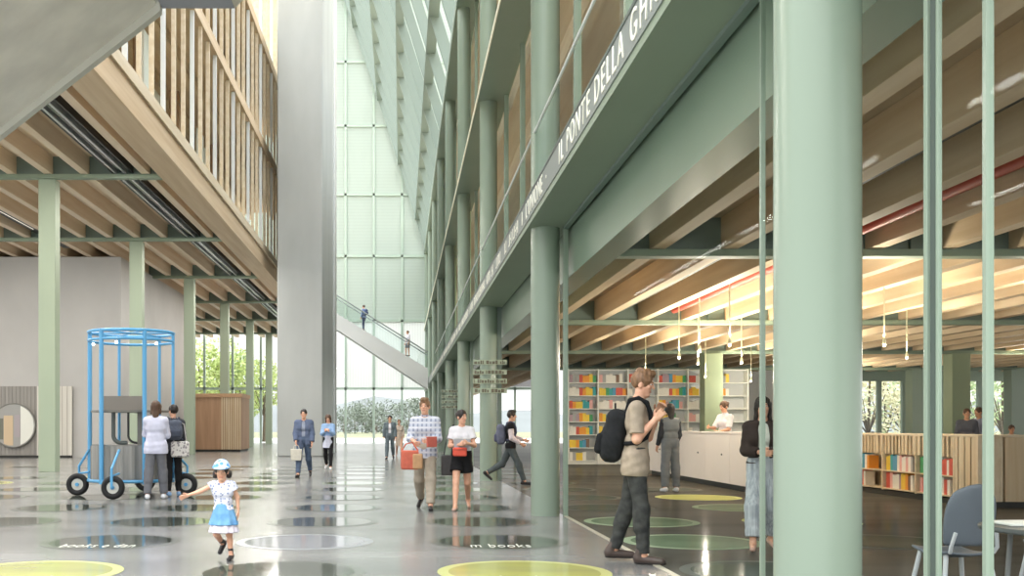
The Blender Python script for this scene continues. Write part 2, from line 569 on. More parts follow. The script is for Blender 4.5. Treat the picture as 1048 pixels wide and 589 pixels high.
# upper glazing behind the first-floor and second-floor columns
wu = bpy.data.objects.new('window_3', None); C.objects.link(wu); wu['kind'] = 'structure'
wu.location = (2.5, 8, 4.64); PIVOT['window_3'] = (2.5, 8, 4.64)
k = 0
for za, zb in ((4.64, 9.25), (9.45, 15.6)):
    Y = 8.0
    while Y < 84:
        MB().box(2.46, 2.56, Y - 0.05, Y + 0.05, za, zb).build('mullion', GREEN_Y if k % 3 == 0 else GREEN, wu)
        Y += 3.31
        k += 1
    MB().box(2.505, 2.515, 8, 84, za, zb).build('pane', GLASS, wu)
struct('wall_upper', MB().box(2.6, 12.4, 84, 84.3, 4.64, 20).box(7.0, 7.2, 5, 30, 4.64, 8.6).box(6.4, 6.6, 34, 84, 4.64, 8.6).box(6.4, 6.6, 10, 84, 9.45, 15.4),
       mat('grey_lilac_partition', (178, 178, 182), 0.7, 0.1, (1, 1, 0.4)))
struct('wall_timber', MB().box(6.7, 6.95, 8, 13, 4.66, 8.4).box(6.0, 6.3, 17.5, 19.3, 4.66, 8.4).box(5.2, 5.5, 24, 30, 4.66, 8.4), WOOD)
cu = MB().box(2.65, 34, 3, 50, 9.0, 9.4).box(2.65, 12, 50, 84, 9.0, 9.4)
for i in range(8):
    cu.box(3.2 + 1.06 * i, 3.42 + 1.06 * i, 3, 84, 8.55, 9.0)
struct('ceiling_upper', cu, WOOD_P)
struct('ceiling_top', MB().box(2.65, 34, 10, 50, 15.5, 15.9).box(2.65, 12, 50, 84, 15.5, 15.9), WOOD_L)

# library ceiling: deck, timber joists, green I-beams
struct('ceiling', MB().box(2.5, 34, 3.0, 50.2, 4.4, 4.64).box(2.5, 7, 50.2, 84, 4.4, 4.64), WOOD_DECK)
JX = [3.66 + 1.063 * i for i in range(27)]
for i, x in enumerate(JX):
    o = MB().box(x, x + 0.22, 3.1, 48 if x > 7 else 84, 3.92, 4.4).build('ceiling_joist', WOOD, None, (x, 3.1, 3.92), bevel=0.006)
    tag(o, 'long timber ceiling joist in the library, %s inward from the green edge beam' % ORD[i], 'joist', 'timber joists of the library ceiling')
beamw = ['nearest', 'second', 'third', 'fourth']
for i, Y in enumerate([15.15, 25.1, 35.05, 45.0]):
    t = thing('cross_beam', '%s steel green cross beam under the library ceiling joists' % beamw[i], 'beam', (3, Y, 3.81), 'cross beams of the library ceiling')
    MB().box(2.84, 32, Y - 0.13, Y + 0.13, 3.81, 3.915).build('flange', GREEN_D, t, bevel=0.004)
    w_ = MB()
    xx = 2.84
    for x in JX + [33]:
        if x - 0.005 > xx and x < 32:
            w_.box(xx, x - 0.004, Y - 0.02, Y + 0.02, 3.915, 4.398)
        xx = x + 0.224
    w_.build('web', TEAL, t)
    st = MB()
    for x in (3.25, 7.5, 11.75, 16):
        st.box(x - 0.012, x + 0.012, Y - 0.1, Y + 0.1, 3.915, 4.395)
    st.build('stiffener', TEAL, t)
RED = mat('red_oxide_pipe', (196, 92, 78), 0.5)
o = MB().tube([(6.62, 4, 4.14), (6.62, 24.9, 4.14)], 0.07, 10).build('pipe', RED, None, (6.62, 4, 4.14), smooth=True)
tag(o, 'red pipe running between two timber ceiling joists', 'pipe')
o = MB().tube([(5.3, 4, 4.2), (5.3, 24.9, 4.2)], 0.1, 10).build('pipe', mat('dark_duct', (70, 72, 70), 0.5), None, (5.3, 4, 4.2), smooth=True)
tag(o, 'dark service pipe between ceiling joists, nearer the edge beam', 'pipe')

# square columns in the library
OLIVE = mat('olive_green_column_paint', (150, 164, 136), 0.6, 0.05, (1, 1, 0.5))
for x, Y, zt, lab in ((10.6, 35.05, 3.81, 'square olive green column in front of the white bookcase'), (19.0, 35.05, 3.81, 'square olive green column behind the slatted bookcase'),
                      (22.4, 44.6, 3.81, 'square pale green column by the garden windows'), (26.7, 44.6, 3.81, 'square pale green column at the right end of the garden windows')):
    o = MB().box(x - 0.31, x + 0.31, Y - 0.3, Y + 0.3, 0, zt).build('column', OLIVE if Y < 40 else GREEN, None, (x, Y, 0), bevel=0.01)
    tag(o, lab, 'column', 'square columns in the library')
struct('wall_back', MB().box(7.9, 21.4, 48, 48.4, 0, 4.4), mat('grey_board_wall', (186, 188, 188), 0.8, 0.15, (2.5, 1, 0.15), detail=8))
wl = bpy.data.objects.new('window_4', None); C.objects.link(wl); wl['kind'] = 'structure'
wl.location = (21.4, 50, 0); PIVOT['window_4'] = (21.4, 50, 0)
MB().box(21.4, 33.5, 49.9, 50.1, 3.55, 4.4).build('head_rail', GREEN, wl)
MB().box(21.4, 33.5, 49.95, 50.05, 0, 0.3).build('sill', GREEN, wl)
for x in (21.5, 23.3, 24.5, 26.4, 28.2, 30.0, 31.8, 33.4):
    MB().box(x - 0.1, x + 0.1, 49.9, 50.1, 0.3, 3.55).build('mullion', GREEN, wl)
MB().box(21.4, 33.5, 49.99, 50.01, 0.3, 3.55).build('pane', GLASS_BACK, wl)
struct('wall_end', MB().box(21.0, 21.4, 48.4, 50.2, 0, 4.4), CONC)

# pendants
BULB = emit_mat('warm_bulb', (255, 240, 205), 6.0)
ROD = mat('pale_pendant_rod', (222, 222, 190), 0.4)
pend = [(6.15, 22.7), (6.02, 20.7), (7.15, 24.7), (6.15, 19.2), (8.1, 24.4), (7.05, 15.9), (9.05, 19.2), (9.05, 22.7), (11.2, 22.7), (11.2, 18.0), (7.15, 30.0), (9.2, 31.0), (12.2, 30), (14.5, 36.3), (17.2, 41), (18.9, 43.6), (21.2, 34.8), (11.6, 34)]  # last few lamps are unseen, added to brighten the library's back
for i, (x, Y) in enumerate(pend):
    # nudge clear of the joists: hang from a gap
    t = thing('pendant_lamp', '%s slender pendant lamp %s hanging from the library ceiling' % (['small', 'thin', 'tiny'][i % 3], ''), 'lamp', (x, Y, 2.8), 'pendant lamps in the library')
    t['label'] = 'slim rod pendant lamp under the library ceiling, %s counting from the left' % ORD[sorted(range(len(pend)), key=lambda q: pend[q][0] / pend[q][1]).index(i)]
    inj = any(a - 0.02 < x < a + 0.24 for a in JX)
    MB().tube([(x, Y, 2.9), (x, Y, 3.92 if inj else 4.4)], 0.012, 6).build('rod', ROD, t)
    MB().lathe([(0.01, 0.16), (0.03, 0.14), (0.035, 0.08), (0.035, 0.06)], x, Y, 12, 2.8).build('socket', ROD, t)
    MB().ball((x, Y, 2.84), 0.028).build('bulb', BULB, t, smooth=True)
    ld = bpy.data.lights.new('pendant_light', 'SPOT')      # the cups throw their light up to the timber
    ld.spot_size = D2R(165); ld.spot_blend = 0.6
    ld.energy = PEND
    ld.color = (1.0, 0.9, 0.72)
    ld.shadow_soft_size = 0.05
    l2_ = bpy.data.lights.new('pendant_glow', 'POINT')
    l2_.energy = PEND * (0.42 if Y < 26 else 0.8); l2_.color = (1.0, 0.9, 0.74); l2_.shadow_soft_size = 0.06
    o2 = bpy.data.objects.new('pendant_glow', l2_)
    C.objects.link(o2); o2.parent = t; o2.location = (0, 0, -0.06)
    lo = bpy.data.objects.new('pendant_light', ld)
    C.objects.link(lo); lo.parent = t; lo.location = (0, 0, 0.2); lo.rotation_euler = (PI, 0, 0)

# ================================================================ left-hand building
LGY = [9.9, 19.86, 29.8, 39.75, 49.7, 59.6, 69.5, 79.5]
Z8 = EYE + 7.22
LJX = [-7.43, -9.2] + [-10.26 - 1.06 * i for i in range(16)]
struct('ceiling_left', MB().box(-30, -6.97, 8, 84.5, Z8 + 0.65, Z8 + 0.9), WOOD_P)
for i, x in enumerate(LJX):
    o = MB().box(x - 0.12, x + 0.12, 8.1, 84, Z8 + 0.125, Z8 + 0.65).build('ceiling_joist', WOOD_P, None, (x, 8.1, Z8 + 0.1), bevel=0.006)
    tag(o, 'long timber joist of the left-hand ceiling, %s away from the big timber beam' % ORD[i], 'joist', 'timber joists of the left-hand ceiling')
for i, Y in enumerate(LGY):
    t = thing('cross_beam', '%s slim green cross beam under the left-hand timber ceiling' % far_names[i], 'beam', (-10, Y, Z8), 'cross beams of the left-hand ceiling')
    MB().box(-29, -6.975, Y - 0.12, Y + 0.12, Z8, Z8 + 0.12).build('flange', GREEN_D, t)
    w_ = MB()
    xx = -6.975
    for x in LJX + [-29.2]:
        if abs(x + 9.2) < 0.01:
            pass
        w_.box(x + 0.124, xx, Y - 0.02, Y + 0.02, Z8 + 0.12, Z8 + 0.648)
        xx = x - 0.124
    w_.build('web', TEAL, t)
for i, Y in enumerate(LGY[2:]):
    o = MB().box(-10.57, -10.08, Y, Y + 0.42, 0, Z8).build('column', GREEN_SQ, None, (-10.3, Y + 0.2, 0), bevel=0.01)
    tag(o, '%s square green column under the left-hand timber ceiling' % far_names[i], 'column', 'square green columns on the left')
tb = thing('timber_beam', 'massive timber edge beam carrying the left-hand glass front', 'beam', (-6.6, 8, Z8))
MB().box(-6.97, -6.2, 8, 60, Z8, Z8 + 0.66).build('beam', WOOD, tb)
MB().box(-6.97, -6.14, 8, 60, Z8 + 0.665, Z8 + 0.98).build('top_plate', WOOD_L, tb)
tr = thing('lighting_track', 'black service track running along the left-hand ceiling', 'track', (-8.1, 8.2, Z8))
MB().box(-8.42, -7.80, 8.2, 70, Z8 + 0.3, Z8 + 0.36).build('tray', BLACK, tr)
MB().box(-8.42, -8.38, 8.2, 70, Z8 + 0.16, Z8 + 0.3).box(-7.84, -7.80, 8.2, 70, Z8 + 0.16, Z8 + 0.3).build('flange', BLACK, tr)
tl = MB()
for q in (-8.30, -8.02):
    tl.box(q - 0.035, q + 0.035, 8.2, 70, Z8 + 0.14, Z8 + 0.3)
tl.build('rail', mat('silver_rail', (196, 198, 200), 0.3, metal=0.4), tr)
tl = MB().box(-8.2, -8.12, 8.2, 70, Z8 + 0.2, Z8 + 0.298).build('duct', mat('black_gloss_duct', (20, 20, 22), 0.2), tr)

FILL_LED = emit_mat('fill_led_line', (255, 250, 238), 0.5)  # glowing strips, only on the added tracks
for xt, lab in ((-8.1, None), (-13.98, 'added black fill-light track between joists, middle of the left-hand ceiling'), (-20.34, 'added black fill-light track between joists, far side of the left-hand ceiling')):  # the labelled tracks are added, only to carry fill light
    if lab:
        tr = thing('lighting_track', lab, 'track', (xt, 8.2, Z8))
        MB().box(xt - 0.2, xt + 0.2, 8.2, 43, Z8 + 0.3, Z8 + 0.36).build('tray', BLACK, tr)
        zl_ = Z8 + 0.296
    else:
        zl_ = Z8 + 0.296
    for k in range(7):
        ya_ = 10.4 + 9.93 * k
        if lab and k > 2:
            break
        if lab:
            MB().box(xt - 0.015, xt + 0.015, ya_, ya_ + 8.6, Z8 + 0.285, Z8 + 0.298).build('fill_led_line', FILL_LED, tr)
        ld = bpy.data.lights.new('track_fill_light', 'AREA')  # area fill under each track, added to brighten the left hall
        ld.shape = 'RECTANGLE'; ld.size = 0.3; ld.size_y = 8.6
        ld.energy = TRACK_FILL
        ld.color = (1.0, 0.95, 0.88)
        lo = bpy.data.objects.new('track_fill_light', ld)
        C.objects.link(lo)
        lo.location = (xt, ya_ + 4.3, Z8 + 0.1)

# upper glass front over the timber beam
lf = bpy.data.objects.new('window_5', None); C.objects.link(lf); lf['kind'] = 'structure'
lf.location = (-6.3, 8, Z8 + 1); PIVOT['window_5'] = (-6.3, 8, Z8 + 1)
zb = Z8 + 0.98
Y = 12.0
k = 0
while Y < 58:
    MB().box(-6.32, -6.2, Y - 0.04, Y + 0.04, zb, 24).build('mullion', WOOD_L if k % 3 else STEELW, lf)
    Y += 1.24
    k += 1
for za in (EYE + 12.45, EYE + 17.0):
    MB().box(-6.5, -6.16, 8, 58, za, za + 0.42).build('rail', WOOD, lf)
MB().box(-6.37, -6.36, 8, 58, zb, 24).build('pane', GLASS, lf)
for n_, za in (('ceiling_left_upper', EYE + 12.45), ('ceiling_left_top', EYE + 17.0)):
    m_ = MB().box(-20, -6.55, 8, 60, za + 0.12, za + 0.4)
    for i in range(6):
        m_.box(-7.6 - 1.3 * i, -7.36 - 1.3 * i, 8, 60, za - 0.3, za + 0.12)
    struct(n_, m_, WOOD)
struct('wall_left_upper', MB().box(-11.6, -11.4, 8, 60, Z8 + 0.9, EYE + 12.3).box(-11.6, -11.4, 8, 60, EYE + 12.9, EYE + 16.6), mat('pale_sage_partition', (188, 198, 184), 0.7, 0.1, (0.7, 0.7, 0.7)))
random.seed(11)
for i, (Y, x) in enumerate(((24.5, -7.6), (29.3, -7.4), (35, -8.5), (39, -7.8), (42.5, -8.2))):
    o = MB().box(x - 0.03, x + 0.03, Y, Y + 1.2, Z8 + 0.9, zb + 3.4 - 0.2 * (i % 2)).build('panel', WHITE, None, (x, Y, Z8 + 0.9))
    tag(o, 'tall white panel behind the upper left glass front, %s from the front' % ORD[i], 'panel', 'white panels on the upper left floor')
for i, Y in enumerate((22, 26, 32, 37, 44)):
    o = MB().box(-8.4, -8.05, Y, Y + 0.3, Z8 + 0.9, EYE + 12.15).build('column', WOOD_B, None, (-8.2, Y, zb), bevel=0.01)
    tag(o, 'timber post behind the upper left glass front, %s from the front' % ORD[i], 'post', 'timber posts on the upper left floor')

# concrete core with slatted panelling and a round plaque in flat colour patches
struct('wall_left', MB().box(-30, -12.06, 44, 56.7, 0, Z8 + 0.1), CONC)
sp_ = thing('wall_panelling', 'brownish vertical slat panelling along the foot of the concrete wall', 'panelling', (-20, 43.9, 0))
m_ = MB()
x = -25.0
while x < -14.2:
    m_.box(x, x + 0.145, 43.92, 43.94, 0.1, 3.06)
    x += 0.16
m_.build('slats', mat('grey_brown_slats', (160, 157, 152), 0.6, 0.15, (6, 6, 0.3)), sp_)
MB().box(-25, -14.15, 43.94, 44, 0, 3.06).build('backing', mat('slat_backing', (140, 137, 132), 0.8), sp_)
MB().box(-25, -14.15, 43.84, 44, 0, 0.1).build('plinth', DARK, sp_)
sp_ = thing('wall_panelling', 'short stretch of white vertical slats beside the first square column', 'panelling', (-14.2, 43.9, 0))
m_ = MB()
x = -14.9
m_.cur = 0
x = -15.6
while x < -14.2:
    m_.box(x, x + 0.18, 43.80, 43.82, 0.1, 3.06)
    x += 0.22
MB().box(-15.6, -14.16, 43.821, 43.838, 0.1, 3.06).build('backing', mat('white_slat_backing', (190, 186, 178), 0.8), sp_)
m_.build('slats', mat('white_slats', (222, 219, 210), 0.6, 0.1, (6, 6, 0.3)), sp_)
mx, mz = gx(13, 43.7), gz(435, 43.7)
mi = thing('wall_plaque', 'large round picture in grey, tan and white on the slatted wall panelling', 'plaque', (mx, 43.8, mz))
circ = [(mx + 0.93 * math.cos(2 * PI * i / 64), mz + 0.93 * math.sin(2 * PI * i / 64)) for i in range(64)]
MB().prism(circ, 'y', 43.80, 43.84).build('board', mat('plaque_grey', (168, 168, 166), 0.6), mi)


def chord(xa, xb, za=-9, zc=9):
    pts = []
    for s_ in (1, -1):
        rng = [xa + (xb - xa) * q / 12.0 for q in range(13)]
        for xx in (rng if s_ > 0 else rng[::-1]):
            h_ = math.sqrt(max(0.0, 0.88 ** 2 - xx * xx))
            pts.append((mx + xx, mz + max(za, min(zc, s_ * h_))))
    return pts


MB().prism(chord(0.30, 0.88), 'y', 43.788, 43.80).build('white_patch', mat('plaque_white', (236, 238, 230), 0.6), mi)
MB().prism(chord(-0.42, -0.02, -0.86, 0.42), 'y', 43.788, 43.80).build('tan_patch', mat('plaque_tan', (214, 192, 160), 0.6), mi)
MB().prism(chord(-0.86, -0.44, -0.6, 0.3), 'y', 43.788, 43.80).build('dark_patch', mat('plaque_olive', (122, 124, 112), 0.6), mi)
MB().prism(chord(0.04, 0.28, -0.5, 0.45), 'y', 43.788, 43.80).build('lilac_patch', mat('plaque_lilac', (176, 168, 172), 0.6), mi)
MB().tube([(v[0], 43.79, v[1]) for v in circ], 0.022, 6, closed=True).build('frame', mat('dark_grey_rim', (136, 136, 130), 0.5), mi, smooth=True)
# timber reception box
kb = thing('kiosk', 'brown timber reception booth between two green columns', 'kiosk', (-9.8, 55, 0))
MB().box(-11.04, -8.55, 54.6, 57.5, 0.12, 2.9).build('body', WOOD_B, kb)
MB().box(-11.1, -8.5, 54.5, 57.6, 2.9, 3.1).build('top', mat('kiosk_top_timber', (188, 150, 116), 0.6), kb)
MB().box(-11.0, -8.6, 54.65, 57.4, 0, 0.12).build('plinth', DARK, kb)
m_ = MB()
for i in range(9):
    m_.box(-9.6 + i * 0.12, -9.53 + i * 0.12, 54.52, 54.6, 0.12, 2.9)
m_.build('slats', WOOD_V, kb)

# tower
tw = thing('tower', 'tall bare concrete tower rising through the hall', 'tower', (-4.5, 45.4, 0))
MB().box(-5.52, -3.5, 45.4, 52.4, 0, 27).build('shaft', CONC_T, tw, bevel=0.06)
MB().box(-3.56, -3.44, 52.45, 52.9, 0, 27).build('steel_trim', STEELW, tw)
MB().box(-5.3, -3.52, 52.41, 55.5, 0, 27).build('rear_shaft', CONC, tw)

# ================================================================ rear glass front
rw = bpy.data.objects.new('window_6', None); C.objects.link(rw); rw['kind'] = 'structure'
rw.location = (0, 85, 0); PIVOT['window_6'] = (0, 85, 0)
XM = [-4.65 + 2.343 * i for i in range(-7, 8)]
ZM = [EYE + 3.21 + 5.35 * i for i in range(0, 8)]
ZM = [EYE + v for v in (3.21, 8.84, 14.2, 19.3, 25.0, 30.3, 35.6)]
FRAME = mat('facade_frame_green', (176, 194, 180), 0.5)
for x in XM:
    MB().box(x - 0.09, x + 0.09, 84.9, 85.1, 0, 40).build('mullion', FRAME, rw)
for z in ZM:
    MB().box(-22, 12.5, 84.9, 85.1, z - 0.1, z + 0.1).build('transom', FRAME, rw)
POLY = translucent_mat('milky_polycarbonate', (196, 207, 199), 0.33, ('Z', 1.2, 0.95))
POLY_W = translucent_mat('white_sheer_panel', (236, 238, 236), 0.5, ('X', 1.4, 0.93))
MB().box(-22, 12.5, 85.0, 85.02, ZM[1] + 0.1, 40).build('polycarbonate_sheet', POLY, rw)
MB().box(-4.6, 12.5, 85.0, 85.02, ZM[0] + 0.1, ZM[1] - 0.1).build('sheer_panel', POLY_W, rw)
MB().box(-22, -4.7, 85.0, 85.02, ZM[0] + 0.1, ZM[1] - 0.1).build('upper_pane', GLASS_BACK, rw)
MB().box(-22, 12.5, 85.0, 85.02, 0.02, ZM[0] - 0.1).build('clear_pane', GLASS_BACK, rw)

# sloping glass roof
rf = bpy.data.objects.new('window_7', None); C.objects.link(rf); rf['kind'] = 'structure'
rf.location = (EDGE, 40, 15.95); PIVOT['window_7'] = (EDGE, 40, 15.95)
A = (1.9, 15.95); 


def slope(t):      # t metres of height above the top ledge
    return (1.95 - 0.30 * t - 0.0012 * t * t, 15.95 + t)


H = 26.0
ROOFP = mat('roof_rib_green', (128, 143, 135), 0.5)
NR = 16
for i in range(NR):
    Yr = 22 + 62.6 * i / (NR - 1)
    m_ = MB()
    for j in range(6):
        a, b_ = slope(H * j / 6), slope(H * (j + 1) / 6)
        d = 0.42
        m_.prism([(a[0], a[1]), (b_[0], b_[1]), (b_[0] + d, b_[1] + 0.2), (a[0] + d, a[1] + 0.2)], 'y', Yr - 0.09, Yr + 0.09)
    m_.build('rafter', ROOFP, rf)
for t_ in (0.1, 2.6, 7.2, 12.5, 18.5, 25):
    a = slope(t_)
    MB().box(a[0] - 0.05, a[0] + 0.4, 22, 84.8, a[1] - 0.12, a[1] + 0.12).build('purlin', ROOFP, rf)
m_ = MB()
for j in range(6):
    a, b_ = slope(H * j / 6), slope(H * (j + 1) / 6)
    m_.add([(a[0] + 0.4, 22, a[1] + 0.19), (a[0] + 0.4, 84.8, a[1] + 0.19), (b_[0] + 0.4, 84.8, b_[1] + 0.19), (b_[0] + 0.4, 22, b_[1] + 0.19)], [(0, 1, 2, 3)])
m_.build('roof_glass', GLASS_BACK, rf)

# ================================================================ stairs
# near flight: rises to the right high over the hall, then a landing and a second flight
ya, yb = 12.0, 16.0
st = thing('staircase', 'concrete stair crossing high overhead at the upper left', 'staircase', (-5, 14, 5))
p0 = (gx(-110, yb), gz(224, yb)); p1 = (gx(173, yb), gz(0, yb))
dx, dz = p1[0] - p0[0], p1[1] - p0[1]
zl = gz(8.6, yb)
xl0, xl1 = gx(168, yb), gx(240, yb)
tq = (zl - p0[1]) / dz
pl = (p0[0] + dx * tq, zl)
MB().prism([p0, pl, (pl[0], pl[1] + 0.42), (p0[0], p0[1] + 0.42)], 'y', ya, yb - 0.16).build('flight', CONC_V, st)
for (s0, s1) in ((ya - 0.14, ya - 0.005), (yb - 0.155, yb)):
    MB().prism([(p0[0], p0[1] - 0.1), (pl[0] + 0.06, pl[1] - 0.1), (pl[0] + 0.06, pl[1] + 0.62), (p0[0], p0[1] + 0.62)], 'y', s0, s1).build('stringer', mat('pale_concrete_stringer', (206, 206, 196), 0.7, 0.06, (1, 1, 1)), st)
MB().box(pl[0] + 0.065, xl1, ya, yb, zl, zl + 0.4).build('landing', mat('grey_landing_concrete', (160, 164, 172), 0.7, 0.1, (1, 1, 1)), st)
MB().prism([(xl1 + 0.005, zl), (xl1 + 3.6, zl + 3.7), (xl1 + 3.6, zl + 4.1), (xl1 + 0.005, zl + 0.4)], 'y', ya, yb).build('upper_flight', CONC_V, st)
m_ = MB()
for i in range(16):
    a = i / 16.0
    x0 = p0[0] + (pl[0] - p0[0]) * a
    z0 = p0[1] + (pl[1] - p0[1]) * a + 0.43
    x1_ = p0[0] + (pl[0] - p0[0]) * (i + 1) / 16.0
    m_.prism([(x0, z0), (x1_, z0 + (pl[1] - p0[1]) / 16), (x0, z0 + (pl[1] - p0[1]) / 16)], 'y', ya, yb - 0.16)
m_.build('steps', CONC, st)

# far flight
ya, yb = 70.0, 72.6
st = thing('staircase', 'pale concrete stair slanting down across the rear glass front', 'staircase', (0, 71, 5))
q = lambda px, py: (gx(px, ya), gz(py, ya))
low0, low1 = q(341, 334.4), q(438, 397.7)
up0, up1 = q(341, 318.6), q(447, 382.6)
low1 = (min(low1[0], 1.80), low1[1])
up1 = (1.80, up0[1] + (up1[1] - up0[1]) * (1.80 - up0[0]) / (up1[0] - up0[0]))
PALE_ST = mat('pale_stair_concrete', (220, 223, 221), 0.7, 0.06, (0.5, 0.5, 0.5))
MB().prism([low0, low1, up1, up0], 'y', ya, ya + 0.15).build('front_stringer', PALE_ST, st)
MB().prism([low0, low1, up1, up0], 'y', yb - 0.15, yb).build('rear_stringer', PALE_ST, st)
dv = 0.25
MB().prism([(low0[0], low0[1] + 0.1), (low1[0], low1[1] + 0.1), (low1[0], low1[1] + 0.45), (low0[0], low0[1] + 0.45)], 'y', ya + 0.155, yb - 0.155).build('flight', PALE_ST, st)
m_ = MB()
n = 20
for i in range(n):
    x0 = low0[0] + (low1[0] - low0[0]) * i / n
    x1_ = low0[0] + (low1[0] - low0[0]) * (i + 1) / n
    z1_ = up0[1] + (up1[1] - up0[1]) * (i + 0.5) / n
    zb_ = low0[1] + 0.46 + (low1[1] - low0[1]) * i / n
    m_.box(x0, x1_, ya + 0.155, yb - 0.155, zb_, z1_)
m_.build('steps', PALE_ST, st)
STN = (low0, low1, up0, up1, n)
b0 = (up0[0], up0[1] + 1.25); b1 = (up1[0], up1[1] + 1.1)
MB().prism([(up0[0], up0[1] + 0.01), (up1[0], up1[1] + 0.01), b1, b0], 'y', ya + 0.05, ya + 0.07).build('glass_parapet', GLASS_BAL, st)
MB().prism([(up0[0], up0[1] + 0.01), (up1[0], up1[1] + 0.01), b1, b0], 'y', yb - 0.07, yb - 0.05).build('glass_parapet', GLASS_BAL, st)
for yy in (ya + 0.06, yb - 0.06):
    MB().tube([(b0[0], yy, b0[1] + 0.02), (b1[0], yy, b1[1] + 0.02)], 0.045, 8).build('handrail', mat('grey_handrail', (136, 144, 142), 0.4), st)
MB().box(up0[0] - 1.5, up0[0], ya, yb, up0[1] - 0.5, up0[1]).build('landing', PALE_ST, st)



def STAIRZ(x):          # top of the step under x
    l0, l1, u0, u1, nn = STN
    i = int((x - l0[0]) / (l1[0] - l0[0]) * nn)
    return u0[1] + (u1[1] - u0[1]) * (i + 0.5) / nn


# lettered sign bars on two columns
SGN = mat('sign_rail', (164, 178, 156), 0.5)
SGD = mat('sign_dark_marks', (104, 100, 84), 0.5)
random.seed(21)
for k, lab in ((2, 'four-line dark sign bars fixed across the third round green column'), (4, 'four-line dark sign bars fixed across the fifth round green column')):
    Y = GY[k] - 0.235
    t = thing('wayfinding_sign', lab, 'sign', (2.13, Y, 2.2), 'sign bars on the round columns')
    for r_, z in enumerate((2.88, 2.64, 2.42, 2.19)):
        MB().box(1.74, 2.56, Y - 0.006, Y + 0.006, z - 0.06, z + 0.06).build('sign_bar', SGN, t)
        m_ = MB()
        x = 1.76 + 0.02 * random.random()
        while x < 2.5:
            wd = random.choice((0.025, 0.04, 0.05, 0.07))
            m_.box(x, x + wd, Y - 0.012, Y - 0.006, z - 0.042, z + (0.042 if random.random() < 0.6 else 0.02))
            x += wd + random.choice((0.015, 0.02, 0.06))
        m_.build('marks', SGD, t)
# ================================================================ implicit surfaces for figures and soft things
def _v(p):
    return np.array(p, dtype=np.float32)


